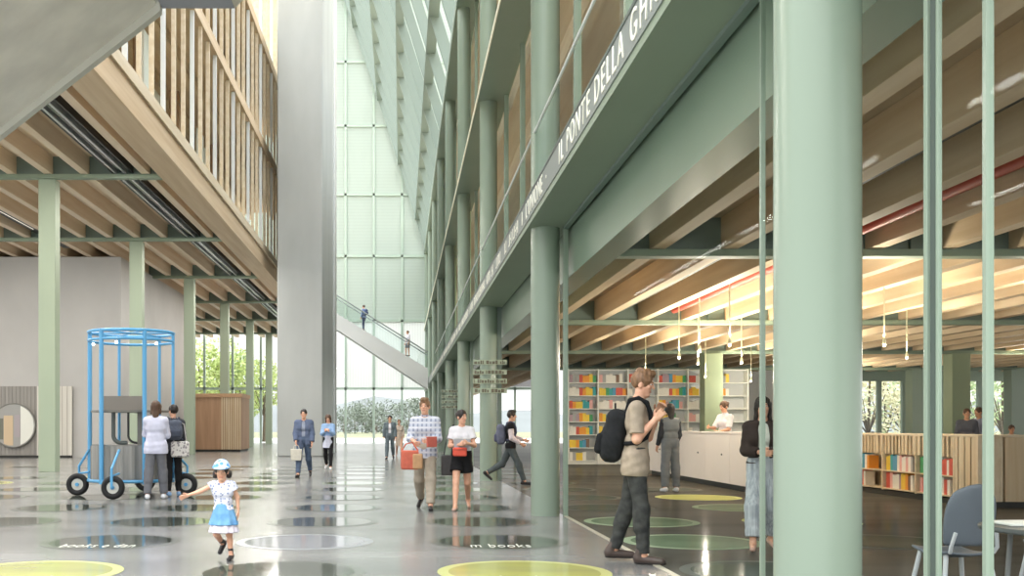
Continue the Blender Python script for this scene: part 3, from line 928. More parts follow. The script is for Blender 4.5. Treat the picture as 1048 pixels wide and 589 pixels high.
class SDF:
    """Blended solids sampled on a grid and skinned with surface nets."""

    def __init__(self, res):
        self.res = res
        self.ops = []

    def add(self, fn, lo, hi, k=0.02, op='u'):
        self.ops.append((fn, np.array(lo, float), np.array(hi, float), k, op))
        return self

    def cap(self, a, b, ra, rb=None, k=0.02, op='u', cut=None, flat=None, noise=0.0):
        """tapered capsule a-b; cut=(ca, cb) leaves flat ends; flat=(axis, s) squashes it across that axis."""
        rb = ra if rb is None else rb
        a, b = np.array(a, float), np.array(b, float)
        d = b - a
        L2 = float(d @ d) + 1e-12
        L = math.sqrt(L2)
        ax = None
        if flat is not None:
            ax = np.array(flat[0], float); ax /= np.linalg.norm(ax); s = flat[1]

        def fn(x, y, z):
            px, py, pz = x - a[0], y - a[1], z - a[2]
            t = (px * d[0] + py * d[1] + pz * d[2]) / L2
            tc_ = np.clip(t, 0, 1)
            qx, qy, qz = px - tc_ * d[0], py - tc_ * d[1], pz - tc_ * d[2]
            r2 = qx * qx + qy * qy + qz * qz
            if ax is not None:
                c = qx * ax[0] + qy * ax[1] + qz * ax[2]
                r2 = r2 + c * c * (1.0 / (s * s) - 1.0)
            v = np.sqrt(r2) - (ra + (rb - ra) * tc_)
            if noise:
                v = v + noise * np.sin(41 * z + 17 * x + 3 * y) * np.sin(23 * x - 29 * z + 31 * y)
            if cut:
                if cut[0]:
                    v = np.maximum(v, -t * L)
                if cut[1]:
                    v = np.maximum(v, (t - 1) * L)
            return v
        R = max(ra, rb)
        return self.add(fn, np.minimum(a, b) - R, np.maximum(a, b) + R, k, op)

    def ell(self, c, r, k=0.02, op='u', rot=None, noise=0.0):
        c, r = np.array(c, float), np.array(r, float)
        M = np.array(rot.inverted()) if rot is not None else None

        def fn(x, y, z):
            px, py, pz = x - c[0], y - c[1], z - c[2]
            if M is not None:
                px, py, pz = (M[0, 0] * px + M[0, 1] * py + M[0, 2] * pz, M[1, 0] * px + M[1, 1] * py + M[1, 2] * pz, M[2, 0] * px + M[2, 1] * py + M[2, 2] * pz)
            k0 = np.sqrt((px / r[0]) ** 2 + (py / r[1]) ** 2 + (pz / r[2]) ** 2)
            k1 = np.sqrt((px / r[0] ** 2) ** 2 + (py / r[1] ** 2) ** 2 + (pz / r[2] ** 2) ** 2) + 1e-9
            v = k0 * (k0 - 1) / k1
            if noise:
                v = v + noise * np.sin(90 * px + 30 * pz) * np.sin(70 * py + 60 * pz + 20 * px)
            return v
        R = float(r.max())
        return self.add(fn, c - R, c + R, k, op)

    def rbox(self, c, h, r, k=0.02, op='u', rot=None):
        c, h = np.array(c, float), np.array(h, float) - r
        M = np.array(rot.inverted()) if rot is not None else None

        def fn(x, y, z):
            px, py, pz = x - c[0], y - c[1], z - c[2]
            if M is not None:
                px, py, pz = (M[0, 0] * px + M[0, 1] * py + M[0, 2] * pz, M[1, 0] * px + M[1, 1] * py + M[1, 2] * pz, M[2, 0] * px + M[2, 1] * py + M[2, 2] * pz)
            ax_, ay, az = np.abs(px) - h[0], np.abs(py) - h[1], np.abs(pz) - h[2]
            return np.sqrt(np.maximum(ax_, 0) ** 2 + np.maximum(ay, 0) ** 2 + np.maximum(az, 0) ** 2) + np.minimum(np.maximum(ax_, np.maximum(ay, az)), 0) - r
        R = float(np.linalg.norm(h)) + r
        return self.add(fn, c - R, c + R, k, op)

    def cone(self, c, z0, r0, z1, r1, sy=0.8, k=0.0, ruffle=0.0, nr=11, op='u'):
        """skirt: from (z0, r0) at the top to (z1, r1) at the hem."""
        def fn(x, y, z):
            px, py = x - c[0], (y - c[1]) / sy
            t = np.clip((z0 - z) / (z0 - z1), 0, 1)
            rr = r0 + (r1 - r0) * t
            an = np.arctan2(py, px)
            rr = rr * (1 + ruffle * t * np.sin(nr * an))
            v = (np.sqrt(px * px + py * py) - rr) * 0.8
            return np.maximum(v, np.maximum(z - z0, z1 - z))
        R = max(r0, r1) * (1 + ruffle)
        return self.add(fn, (c[0] - R, c[1] - R, z1), (c[0] + R, c[1] + R, z0), k, op)

    def plane(self, p, nrm):
        """keep the side the normal points away from."""
        p, nrm = np.array(p, float), np.array(nrm, float)

        def fn(x, y, z):
            return (x - p[0]) * nrm[0] + (y - p[1]) * nrm[1] + (z - p[2]) * nrm[2]
        return self.add(fn, (-9, -9, -9), (9, 9, 9), 0, 'i')

    def mesh(self):
        us = [o for o in self.ops if o[4] == 'u']
        lo = np.min([o[1] for o in us], axis=0) - 3 * self.res
        hi = np.max([o[2] for o in us], axis=0) + 3 * self.res
        n = np.ceil((hi - lo) / self.res).astype(int) + 1
        X = [(lo[i] + self.res * np.arange(n[i])).astype(np.float32) for i in range(3)]
        V = np.full(tuple(n), 1.0, np.float32)
        for fn, a, b_, k, op in self.ops:
            m = max(k, 0) + 3 * self.res
            i0 = np.maximum(np.floor((a - m - lo) / self.res).astype(int), 0)
            i1 = np.minimum(np.ceil((b_ + m - lo) / self.res).astype(int) + 1, n)
            if np.any(i1 <= i0):
                continue
            s = tuple(slice(i0[i], i1[i]) for i in range(3))
            d = fn(X[0][s[0]][:, None, None], X[1][s[1]][None, :, None], X[2][s[2]][None, None, :]).astype(np.float32)
            A = V[s]
            if op == 'u':
                if k > 0:
                    h = np.clip(0.5 + 0.5 * (A - d) / k, 0, 1)
                    V[s] = A * (1 - h) + d * h - k * h * (1 - h)
                else:
                    V[s] = np.minimum(A, d)
            elif op == 's':
                V[s] = np.maximum(A, -d)
            else:
                V[s] = np.maximum(A, d)
        V[0], V[-1] = 1, 1
        V[:, 0], V[:, -1] = 1, 1
        V[:, :, 0], V[:, :, -1] = 1, 1
        return surface_nets(V, lo, self.res)


def surface_nets(V, lo, res):
    S = V < 0
    nx, ny, nz = (q - 1 for q in V.shape)
    cs = [(i, j, k) for i in (0, 1) for j in (0, 1) for k in (0, 1)]
    cnt = np.zeros((nx, ny, nz), np.int8)
    for i, j, k in cs:
        cnt += S[i:nx + i, j:ny + j, k:nz + k]
    act = (cnt > 0) & (cnt < 8)
    idx = np.argwhere(act)
    if len(idx) == 0:
        return [], []
    acc = np.zeros((len(idx), 3)); num = np.zeros(len(idx))
    for (c1, c2) in [(a, b_) for a in cs for b_ in cs if sum(b_) - sum(a) == 1 and all(y >= x for x, y in zip(a, b_))]:
        v1 = V[idx[:, 0] + c1[0], idx[:, 1] + c1[1], idx[:, 2] + c1[2]].astype(float)
        v2 = V[idx[:, 0] + c2[0], idx[:, 1] + c2[1], idx[:, 2] + c2[2]].astype(float)
        cr = (v1 < 0) != (v2 < 0)
        den = np.where(np.abs(v1 - v2) < 1e-9, 1, v1 - v2)
        t = np.clip(v1 / den, 0, 1)
        p = np.array(c1)[None, :] + t[:, None] * (np.array(c2) - np.array(c1))[None, :]
        acc += np.where(cr[:, None], p, 0); num += cr
    P = lo + res * (idx + acc / num[:, None])
    ids = np.full((nx, ny, nz), -1, np.int64)
    ids[tuple(idx.T)] = np.arange(len(idx))
    quads = []
    for ax in range(3):
        a, b_ = (ax + 1) % 3, (ax + 2) % 3
        sl0 = [slice(None)] * 3; sl1 = [slice(None)] * 3
        sl0[ax] = slice(0, V.shape[ax] - 1); sl1[ax] = slice(1, V.shape[ax])
        for q in (a, b_):
            sl0[q] = slice(1, V.shape[q] - 1); sl1[q] = slice(1, V.shape[q] - 1)
        s0, s1 = S[tuple(sl0)], S[tuple(sl1)]
        for flip in (False, True):
            m = (s0 & ~s1) if not flip else (~s0 & s1)
            e = np.argwhere(m)
            if len(e) == 0:
                continue
            e[:, a] += 1; e[:, b_] += 1

            def at(da, db):
                q = e.copy(); q[:, a] -= da; q[:, b_] -= db
                return ids[tuple(q.T)]
            Q = [at(1, 1), at(0, 1), at(0, 0), at(1, 0)]
            if flip:
                Q = Q[::-1]
            quads.append(np.stack(Q, 1))
    return P, np.concatenate(quads)


def skin(name, sdf, m, parent=None, loc=None, rotz=0.0, smooth_it=2):
    P, Q = sdf.mesh()
    me = bpy.data.meshes.new(name)
    me.vertices.add(len(P)); me.vertices.foreach_set('co', np.asarray(P, np.float32).ravel())
    me.loops.add(len(Q) * 4); me.loops.foreach_set('vertex_index', Q.astype(np.int32).ravel())
    me.polygons.add(len(Q))
    me.polygons.foreach_set('loop_start', np.arange(0, len(Q) * 4, 4, dtype=np.int32))
    me.polygons.foreach_set('loop_total', np.full(len(Q), 4, np.int32))
    me.update(); me.validate()
    me.polygons.foreach_set('use_smooth', [True] * len(me.polygons))
    me.materials.append(m)
    o = bpy.data.objects.new(name, me)
    C.objects.link(o)
    if parent:
        o.parent = parent
    else:
        o.location = loc or (0, 0, 0)
        o.rotation_euler = (0, 0, rotz)
    PIVOT[o.name] = (0, 0, 0)
    return o


# ---------------------------------------------------------------- people
def cloth(name, rgb, rough=0.85, vary=0.12, scale=(14, 14, 14), rgb2=None):
    return mat('cloth_' + name, rgb, rough, vary, scale, rgb2=rgb2, bump=0.15, spec=0.2)


def plaid(name, a, b_, c):
    if name in MATS:
        return MATS[name]
    m = bpy.data.materials.new(name); m.use_nodes = True
    nt = m.node_tree; bs = nt.nodes['Principled BSDF']; bs.inputs['Roughness'].default_value = 0.85
    tc_ = nt.nodes.new('ShaderNodeTexCoord')
    fac = []
    for ax, sc_ in (('X', 4.5), ('Z', 4.0)):
        w_ = nt.nodes.new('ShaderNodeTexWave'); w_.bands_direction = ax; w_.inputs['Scale'].default_value = sc_
        nt.links.new(tc_.outputs['Object'], w_.inputs['Vector'])
        r_ = nt.nodes.new('ShaderNodeValToRGB')
        r_.color_ramp.elements[0].position = 0.55; r_.color_ramp.elements[1].position = 0.75
        nt.links.new(w_.outputs['Fac'], r_.inputs['Fac']); fac.append(r_)
    m1 = nt.nodes.new('ShaderNodeMixRGB'); m1.inputs[1].default_value = srgb(*a); m1.inputs[2].default_value = srgb(*b_)
    m2 = nt.nodes.new('ShaderNodeMixRGB'); m2.inputs[2].default_value = srgb(*c)
    nt.links.new(fac[0].outputs['Color'], m1.inputs[0])
    nt.links.new(m1.outputs['Color'], m2.inputs[1]); nt.links.new(fac[1].outputs['Color'], m2.inputs[0])
    nt.links.new(m2.outputs['Color'], bs.inputs['Base Color'])
    MATS[name] = m
    return m


def spotted(name, a, b_, sc_=28, thr=0.32):
    m = bpy.data.materials.new(name); m.use_nodes = True
    nt = m.node_tree; bs = nt.nodes['Principled BSDF']; bs.inputs['Roughness'].default_value = 0.85
    tc_ = nt.nodes.new('ShaderNodeTexCoord')
    v = nt.nodes.new('ShaderNodeTexVoronoi'); v.inputs['Scale'].default_value = sc_
    r_ = nt.nodes.new('ShaderNodeValToRGB')
    r_.color_ramp.elements[0].position = thr; r_.color_ramp.elements[1].position = thr + 0.08
    r_.color_ramp.elements[0].color = srgb(*b_); r_.color_ramp.elements[1].color = srgb(*a)
    nt.links.new(tc_.outputs['Object'], v.inputs['Vector'])
    nt.links.new(v.outputs['Distance'], r_.inputs['Fac'])
    nt.links.new(r_.outputs['Color'], bs.inputs['Base Color'])
    MATS[name] = m
    return m


SKIN = mat('skin_light', (226, 178, 150), 0.5, 0.05, (20, 20, 20), rgb2=(214, 160, 132))
SKIN2 = mat('skin_tan', (200, 150, 118), 0.5, 0.05, (20, 20, 20), rgb2=(188, 136, 104))
EYE_D = mat('dark_eye', (40, 30, 26), 0.2)
EYE_W = mat('eye_white', (232, 228, 222), 0.3)
LIP = mat('lips', (186, 112, 102), 0.5)
HAIR_B = mat('brown_hair', (92, 66, 48), 0.55, 0.35, (40, 40, 6))
HAIR_D = mat('dark_hair', (44, 36, 32), 0.5, 0.3, (40, 40, 6))
HAIR_L = mat('light_brown_hair', (140, 106, 76), 0.55, 0.35, (40, 40, 6), rgb2=(104, 76, 52))


def unit(v):
    v = np.array(v, float)
    return v / (np.linalg.norm(v) + 1e-12)


def person(label, x, y, height, heading, legs, arms, top, bottom, shoes, hair, skin_m=SKIN, female=False, child=False, lean=0.0, res=0.008,
           head_yaw=0.0, head_pitch=0.0, face=True, z=0.0, seat=None, fine=False):
    """heading: degrees, 180 faces the camera, -90 faces right. legs: {s: (hip pitch, knee flex, foot pitch)}; arms: {s: (pitch, abduct, elbow, inward)};
    s = +1 is the figure's own right side. top / bottom / hair are dicts of the outfit."""
    s = height / 1.75
    hs = s * (1.0 if not child else 1.42)
    wd = 0.92 if female else 1.0
    if child:
        wd = 1.02
    B = {}
    hipz = 0.92
    legk = 1.0 if not child else 0.90
    J = {}

    def up(p):       # upper-body lean about the hips
        q = Matrix.Rotation(-D2R(lean), 3, 'X') @ Vector((p[0] * s, p[1] * s, (p[2] - hipz) * s))
        return np.array([q.x, q.y, q.z + hipz * s])
    lowest = 9
    for sd_ in (1, -1):
        hp, kn, ft = [D2R(a) for a in legs[sd_]]
        sp_ = D2R(legs.get('spread', 2.5)) * sd_
        h = np.array([sd_ * 0.088 * wd, 0, hipz - 0.03]) * s
        d1 = unit((math.sin(sp_), math.sin(hp) * math.cos(sp_), -math.cos(hp) * math.cos(sp_)))
        kk = h + d1 * 0.425 * s * legk
        d2 = unit((math.sin(sp_) * 0.6, math.sin(hp - kn), -math.cos(hp - kn)))
        an = kk + d2 * 0.41 * s * legk
        fd = np.array([math.sin(D2R(8)) * sd_, math.cos(ft), -math.sin(ft)])
        fd = unit(fd)
        fu = unit(np.cross(np.cross(fd, (0, 0, 1)), fd))
        heel = an - fd * 0.045 * s - fu * 0.055 * s
        toe = an + fd * 0.165 * s - fu * 0.062 * s
        J[sd_] = dict(hip=h, knee=kk, ankle=an, heel=heel, toe=toe, fd=fd, fu=fu)
        lowest = min(lowest, heel[2] - 0.032 * s, toe[2] - 0.026 * s)
    dz = -lowest
    if seat is not None:
        dz = seat - (hipz - 0.09) * s
    dzv = np.array([0, 0, dz])
    for sd_ in (1, -1):
        for k_ in ('hip', 'knee', 'ankle', 'heel', 'toe'):
            J[sd_][k_] = J[sd_][k_] + dzv
    U = lambda p: up(p) + dzv
    sh_w = 0.170 * (0.9 if female else 1.0)
    for sd_ in (1, -1):
        pt, ab, el, inw = [D2R(a) for a in arms[sd_]]
        pt = pt - D2R(lean) * 0.6
        sh = U((sd_ * sh_w, -0.008, 1.402))
        d1 = unit((sd_ * math.sin(ab), math.cos(ab) * math.sin(pt), -math.cos(ab) * math.cos(pt)))
        f = np.array([-sd_ * math.sin(inw), math.cos(inw) * math.cos(pt), math.cos(inw) * math.sin(pt)])
        f = unit(f - (f @ d1) * d1)
        d2 = math.cos(el) * d1 + math.sin(el) * f
        e = sh + d1 * 0.285 * s * (0.92 if child else 1)
        wr = e + d2 * 0.25 * s * (0.92 if child else 1)
        n_ = np.array([-sd_, 0.25, 0.0]); n_ = unit(n_ - (n_ @ d2) * d2)
        J[sd_].update(sh=sh, el=e, wr=wr, ad=d1, fdv=d2, pn=n_)
    nb = U((0, -0.008, 1.45)); nt_ = U((0, 0.018, 1.56))
    hm = Matrix.Rotation(D2R(head_yaw), 3, 'Z') @ Matrix.Rotation(-D2R(head_pitch + lean * 0.5), 3, 'X')
    hc = U((0, 0.028, 1.632 if not child else 1.60))
    if child:
        hc = hc + np.array([0, 0, 0.05 * s])
    HP = lambda p: hc + np.array(hm @ Vector(p)) * hs

    # ---- body, one continuous surface
    g = SDF(res)
    K = 0.05 * s
    g.cap(U((-.07 * wd, 0, .95)), U((.07 * wd, 0, .95)), .100 * s, k=K)
    ww = 0.045 if female else 0.06
    g.cap(U((-ww, 0, 1.10)), U((ww, 0, 1.10)), (.082 if female else .093) * s, k=K)
    g.cap(U((-.078 * wd, 0, 1.27)), U((.078 * wd, 0, 1.27)), .104 * s * wd, k=K)
    g.cap(U((-.085 * wd, -.01, 1.365)), U((.085 * wd, -.01, 1.365)), .074 * s, k=K)
    if female:
        for q in (-1, 1):
            g.ell(U((q * .07, .07, 1.275)), np.array((.062, .055, .06)) * s, k=0.03 * s)
    g.cap(nb, nt_, .054 * s * wd, .050 * s * wd, k=0.035 * s)
    for sd_ in (1, -1):
        j = J[sd_]
        g.cap(nb, j['sh'], .052 * s, .054 * s * wd, k=0.04 * s)
        g.cap(j['hip'], j['knee'], .086 * s * (1.0 if not child else .95), .056 * s, k=0.035 * s)
        mid = j['knee'] + (j['ankle'] - j['knee']) * 0.33 + np.array([0, -.012 * s, 0])
        g.cap(j['knee'], mid, .054 * s, .053 * s, k=0.025 * s)
        g.cap(mid, j['ankle'], .053 * s, .036 * s, k=0.025 * s)
        g.cap(j['heel'] + j['fu'] * .02 * s, j['toe'] + j['fu'] * .012 * s, .032 * s, .026 * s, k=0.025 * s)
        g.cap(j['ankle'], j['heel'] + j['fu'] * .02 * s, .034 * s, .03 * s, k=0.02 * s)
        g.cap(j['sh'], j['el'], .050 * s * wd, .040 * s * wd, k=0.03 * s)
        g.cap(j['el'], j['wr'], .041 * s * wd, .027 * s * wd, k=0.025 * s)
        hand(g, j['wr'], j['fdv'], j['pn'], sd_, s * (0.95 if female else 1.0) * (1.12 if child else 1), arms.get('curl', 35), res)
    # head
    R3 = hm
    g.ell(HP((0, -.008, .03)), np.array((.074, .094, .088)) * hs, k=0.02 * hs, rot=R3)
    g.ell(HP((0, .018, -.035)), np.array((.058 * (0.95 if female else 1), .070, .082)) * hs, k=0.025 * hs, rot=R3)
    g.ell(HP((0, .060, -.092)), np.array((.030, .026, .024)) * hs, k=0.025 * hs, rot=R3)
    g.cap(HP((0, .088, .018)), HP((0, .108, -.020)), .008 * hs, .0125 * hs, k=0.012 * hs)
    for q in (-1, 1):
        g.ell(HP((q * .076, -.008, -.012)), np.array((.010, .020, .032)) * hs, k=0.006 * hs, rot=R3)
        g.ell(HP((q * .032, .066, -.018)), np.array((.024, .018, .02)) * hs, k=0.012 * hs, rot=R3)
    g.cap(HP((-.034, .080, .030)), HP((.034, .080, .030)), .011 * hs, k=0.014 * hs)
    root = skin('person', g, skin_m, None, (x, y, z), D2R(heading))
    tag(root, label, 'person')
    if face:
        for q in (-1, 1):
            e_ = MB().ball(tuple(HP((q * .031, .0805, .010))), (.0115 * hs, .009 * hs, .0075 * hs), 10, 6).build('eye', EYE_W, root, smooth=True)
            MB().ball(tuple(HP((q * .031, .0865, .010))), .0058 * hs, 8, 6).build('iris', EYE_D, e_, smooth=True)
            MB().tube([tuple(HP((q * .018, .093, .031))), tuple(HP((q * .034, .090, .035))), tuple(HP((q * .050, .078, .029)))], .0045 * hs, 6).build('eyebrow', hair.get('m', HAIR_B), root, smooth=True)
        MB().tube([tuple(HP((-.022, .082, -.060))), tuple(HP((0, .0905, -.058))), tuple(HP((.022, .082, -.060)))], .0055 * hs, 6).build('mouth', LIP, root, smooth=True)

    # ---- hair
    hd = hair.get('kind', 'short')
    if hd:
        g = SDF(max(0.006, res * 0.9))
        th = .012 if hd == 'short' else .016
        g.ell(HP((0, -.012, .036)), np.array((.074 + th, .092 + th, .086 + th)) * hs, k=0.01, rot=R3, noise=.004 * hs)
        if hair.get('quiff'):
            g.ell(HP((0, .045, .108)), np.array((.06, .055, .035)) * hs, k=0.02 * hs, rot=R3, noise=.008 * hs)
            g.ell(HP((.01, -.01, .120)), np.array((.066, .07, .03)) * hs, k=0.02 * hs, rot=R3, noise=.008 * hs)
        if hd == 'long':
            L_ = hair.get('len', .26)
            g.cap(HP((0, -.055, .03)), HP((0, -.085, -L_)), .082 * hs, .055 * hs, k=0.03 * hs, flat=((0, 1, 0), .62), noise=.005)
            for q in (-1, 1):
                g.cap(HP((q * .07, .0, .03)), HP((q * .078, -.02, -L_ * .62)), .030 * hs, .022 * hs, k=0.02 * hs, noise=.004)
        if hd == 'bun':
            g.ell(HP((0, -.112, .05)), np.array((.046, .044, .046)) * hs, k=0.012 * hs, rot=R3, noise=.004)
        if hd == 'pony':
            g.cap(HP((0, -.11, .04)), HP((0, -.15, -.14)), .032 * hs, .02 * hs, k=0.02 * hs)
        if hd == 'sidebuns':
            for q in (-1, 1):
                g.ell(HP((q * .085, -.05, -.05)), np.array((.04, .04, .055)) * hs, k=0.012 * hs, noise=.004)
        # clear the face and the neck
        g.ell(HP((0, .125, -.028)), np.array((.068, .085, .098)) * hs, op='s', rot=R3)
        if hd in ('short', 'bun', 'pony'):
            g.ell(HP((0, .005, -.125)), np.array((.12, .14, .085)) * hs, op='s', rot=R3)
            for q in (-1, 1):
                g.ell(HP((q * .09, .005, -.02)), np.array((.03, .03, .04)) * hs, op='s', rot=R3)
        skin('hair', g, hair.get('m', HAIR_B), root)
    if hair.get('cap'):
        g = SDF(0.008)
        g.ell(HP((0, -.01, .05)), np.array((.104, .122, .104)) * hs, k=0, rot=R3)
        g.ell(HP((0, -.01, .0)), np.array((.2, .2, .045)) * hs, op='s', rot=R3)
        g.ell(HP((0, .03, .062)), np.array((.112, .152, .018)) * hs, k=0.015 * hs, rot=R3)
        skin('cap', g, hair['cap'], root)

    # ---- garments
    def torso(g, inf, hem, sleeves, sl_r=0.010, flare=0.0, neck=True, open_=0.0):
        g.cap(U((-.078 * wd, 0, 1.27)), U((.078 * wd, 0, 1.27)), .104 * s * wd + inf, k=K, noise=.003)
        g.cap(U((-.085 * wd, -.01, 1.365)), U((.085 * wd, -.01, 1.365)), .074 * s + inf, k=K)
        g.cap(U((-ww - .005, 0, 1.10)), U((ww + .005, 0, 1.10)), .090 * s + inf + flare * .4, k=K, noise=.004)
        g.cap(U((-.075 * wd, 0, .95)), U((.075 * wd, 0, .95)), .100 * s + inf + flare, k=K, noise=.004)
        if hem < 0.9:
            g.cap(U((-.075 * wd, 0, .84)), U((.075 * wd, 0, .84)), .100 * s + inf + flare * 1.3, k=K, noise=.004)
        if female:
            for q in (-1, 1):
                g.ell(U((q * .07, .07, 1.275)), np.array((.062, .055, .06)) * s + inf * 0.8, k=0.035 * s)
        for sd_ in (1, -1):
            j = J[sd_]
            g.cap(nb + np.array([0, 0, -.012 * s]), j['sh'], .050 * s + inf * .8, .054 * s * wd + inf * .9, k=0.04 * s)
        # hem, then sleeves that are not trimmed by it
        pz = U((0, 0, hem))
        nv = np.array(Matrix.Rotation(-D2R(lean), 3, 'X') @ Vector((0, 0, -1)))
        g.plane(pz, nv)
        if neck:
            g.ell(HP((0, .012 / hs * s, -.112)), np.array((.066, .072, .062)) * s, op='s')
        if open_:
            g.rbox(U((0, .16, 1.15)), np.array((open_, .10, .40)) * s, 0.02, op='s')
        for sd_ in (1, -1):
            j = J[sd_]
            if sleeves <= 0:
                continue
            if sleeves <= 1:
                b_ = j['sh'] + (j['el'] - j['sh']) * sleeves
                r1 = (.050 + (.040 - .050) * sleeves) * s * wd + inf + sl_r
                g.cap(j['sh'], b_, .052 * s * wd + inf, r1, k=0.03 * s, cut=(0, 1), noise=.002)
            else:
                g.cap(j['sh'], j['el'], .051 * s * wd + inf, .042 * s * wd + inf + sl_r * .6, k=0.03 * s, noise=.003)
                b_ = j['el'] + (j['wr'] - j['el']) * (sleeves - 1)
                g.cap(j['el'], b_, .042 * s * wd + inf + sl_r * .6, .030 * s * wd + inf + sl_r * .6, k=0.02 * s, cut=(0, 1), noise=.003)
        return g
    for gm in top:
        g = SDF(res)
        torso(g, gm.get('inf', .012) * s, gm.get('hem', .92), gm.get('sleeves', .8), gm.get('sl_r', .01) * s, gm.get('flare', 0) * s, gm.get('neck', True), gm.get('open', 0))
        skin(gm.get('name', 'shirt'), g, gm['m'], root)
        if gm.get('collar'):
            g = SDF(max(.006, res * .8))
            g.cap(nb + np.array([0, .004, .03 * s]), nb + np.array([0, .012, .065 * s]), .066 * s, .062 * s, cut=(1, 1))
            g.cap(nb + np.array([0, .004, .0]), nb + np.array([0, .014, .09 * s]), .056 * s, .053 * s, op='s')
            skin('collar', g, gm['m'], root)
    for gm in bottom:
        g = SDF(res)
        kind = gm.get('kind', 'trousers')
        inf = gm.get('inf', .012) * s
        if kind in ('trousers', 'shorts'):
            g.cap(U((-.07 * wd, 0, .95)), U((.07 * wd, 0, .95)), .100 * s + inf, k=K)
            g.cap(U((-.065 * wd, 0, 1.02)), U((.065 * wd, 0, 1.02)), .095 * s + inf, k=K)
            g.plane(U((0, 0, gm.get('waist', 1.05))), (0, 0, 1))
            for sd_ in (1, -1):
                j = J[sd_]
                lf_ = gm.get('len', .96)
                loose = gm.get('loose', 0.0) * s
                if kind == 'shorts':
                    b_ = j['hip'] + (j['knee'] - j['hip']) * gm.get('len', .5)
                    g.cap(j['hip'], b_, .087 * s + inf, .080 * s + inf + loose, k=0.03 * s, cut=(0, 1), noise=.003)
                else:
                    g.cap(j['hip'], j['knee'], .087 * s + inf, .057 * s + inf + loose, k=0.03 * s, noise=.003)
                    b_ = j['knee'] + (j['ankle'] - j['knee']) * lf_
                    g.ell(j['knee'], np.array((.066, .069, .08)) * s + inf + loose * .8, k=0.03 * s)
                    g.cap(j['knee'] + (j['ankle'] - j['knee']) * .12 + np.array([0, -.010 * s, 0]), j['knee'] + (j['ankle'] - j['knee']) * .40 + np.array([0, -.012 * s, 0]), .064 * s + inf + loose * .6, .061 * s + inf + loose * .6, k=0.025 * s)
                    g.cap(j['knee'], b_, .060 * s + inf + loose, .047 * s + inf + loose * gm.get('taper', 1.0), k=0.02 * s, cut=(0, 1), noise=.004)
        elif kind == 'skirt':
            cz = J[1]['hip'] * 0.5 + J[-1]['hip'] * 0.5
            zt = U((0, 0, gm.get('waist', 1.05)))[2]
            g.cone((cz[0], cz[1], 0), zt, gm.get('r0', .15) * s, U((0, 0, gm.get('hem', .55)))[2], gm.get('r1', .26) * s, .82, ruffle=gm.get('ruffle', .04), nr=gm.get('nr', 11))
        skin(gm.get('name', kind), g, gm['m'], root)
    if shoes:
        for sd_ in (1, -1):
            j = J[sd_]
            g = SDF(max(.006, res * .8))
            q = shoes.get('r', .039) * s
            g.cap(j['heel'] + j['fu'] * .014 * s, j['toe'] + j['fu'] * .004 * s, q, q * .86, k=0.02 * s)
            if shoes.get('high', 0):
                g.cap(j['heel'] + j['fu'] * .03 * s, j['ankle'] + (j['knee'] - j['ankle']) * shoes['high'], .044 * s, .05 * s, k=0.02 * s, cut=(0, 1))
            else:
                g.cap(j['heel'] + j['fu'] * .02 * s, j['ankle'] - j['fu'] * .012 * s, .040 * s, .042 * s, k=0.02 * s, cut=(0, 1))
            bp = j['heel'] - j['fu'] * .030 * s
            g.plane(bp, -j['fu'])
            sh_ = skin('shoe', g, shoes['m'], root)
            if shoes.get('sole'):
                g = SDF(.006)
                g.cap(j['heel'] + j['fu'] * .005 * s, j['toe'], q + .003, q * .88 + .003)
                g.plane(bp + j['fu'] * .018 * s, j['fu']); g.plane(bp - j['fu'] * .002, -j['fu'])
                skin('sole', g, shoes['sole'], sh_)
    J['U'] = U; J['HP'] = HP; J['s'] = s; J['nb'] = nb
    return root, J


def hand(g, wr, d, n, sd_, s, curl, res):
    """palm, four unequal bent fingers and a thumb off the side of the palm; d along the hand, n out of the palm."""
    w_ = np.cross(d, n) * sd_       # towards the thumb side
    w_ = unit(w_)
    fr = max(.0088 * s, res * 0.95)
    pl_ = wr + d * .092 * s
    for q in (-.026, -.009, .009, .026):
        g.cap(wr + d * .012 * s + w_ * q * .6 * s, pl_ + w_ * q * s, .016 * s, .0135 * s, k=.012 * s)
    for i, (q, L_) in enumerate(((.030, .072), (.0105, .082), (-.0105, .076), (-.030, .060))):
        p0 = pl_ + w_ * q * s
        c1, c2 = D2R(curl * .6 + i * 3), D2R(curl * 1.35 + i * 5)
        d1 = d * math.cos(c1) + n * math.sin(c1) + w_ * q * 1.6
        p1 = p0 + unit(d1) * L_ * .5 * s
        d2 = d * math.cos(c2) + n * math.sin(c2) + w_ * q * 1.2
        p2 = p1 + unit(d2) * L_ * .5 * s
        g.cap(p0 - d * .01 * s, p1, fr * 1.05, fr, k=.004 * s)
        g.cap(p1, p2, fr, fr * .88, k=.004 * s)
    t0 = wr + d * .03 * s + w_ * .028 * s
    t1 = t0 + unit(d * .75 + w_ * .75 + n * .35) * .045 * s
    t2 = t1 + unit(d * .95 + w_ * .25 + n * .45) * .032 * s
    g.cap(t0, t1, .014 * s, fr * 1.15, k=.010 * s)
    g.cap(t1, t2, fr * 1.12, fr * .95, k=.004 * s)


def xf(root, p):
    """figure coordinates -> world"""
    q = Matrix.Rotation(root.rotation_euler.z, 3, 'Z') @ Vector(tuple(p))
    return Vector((q.x + root.location.x, q.y + root.location.y, q.z + root.location.z))


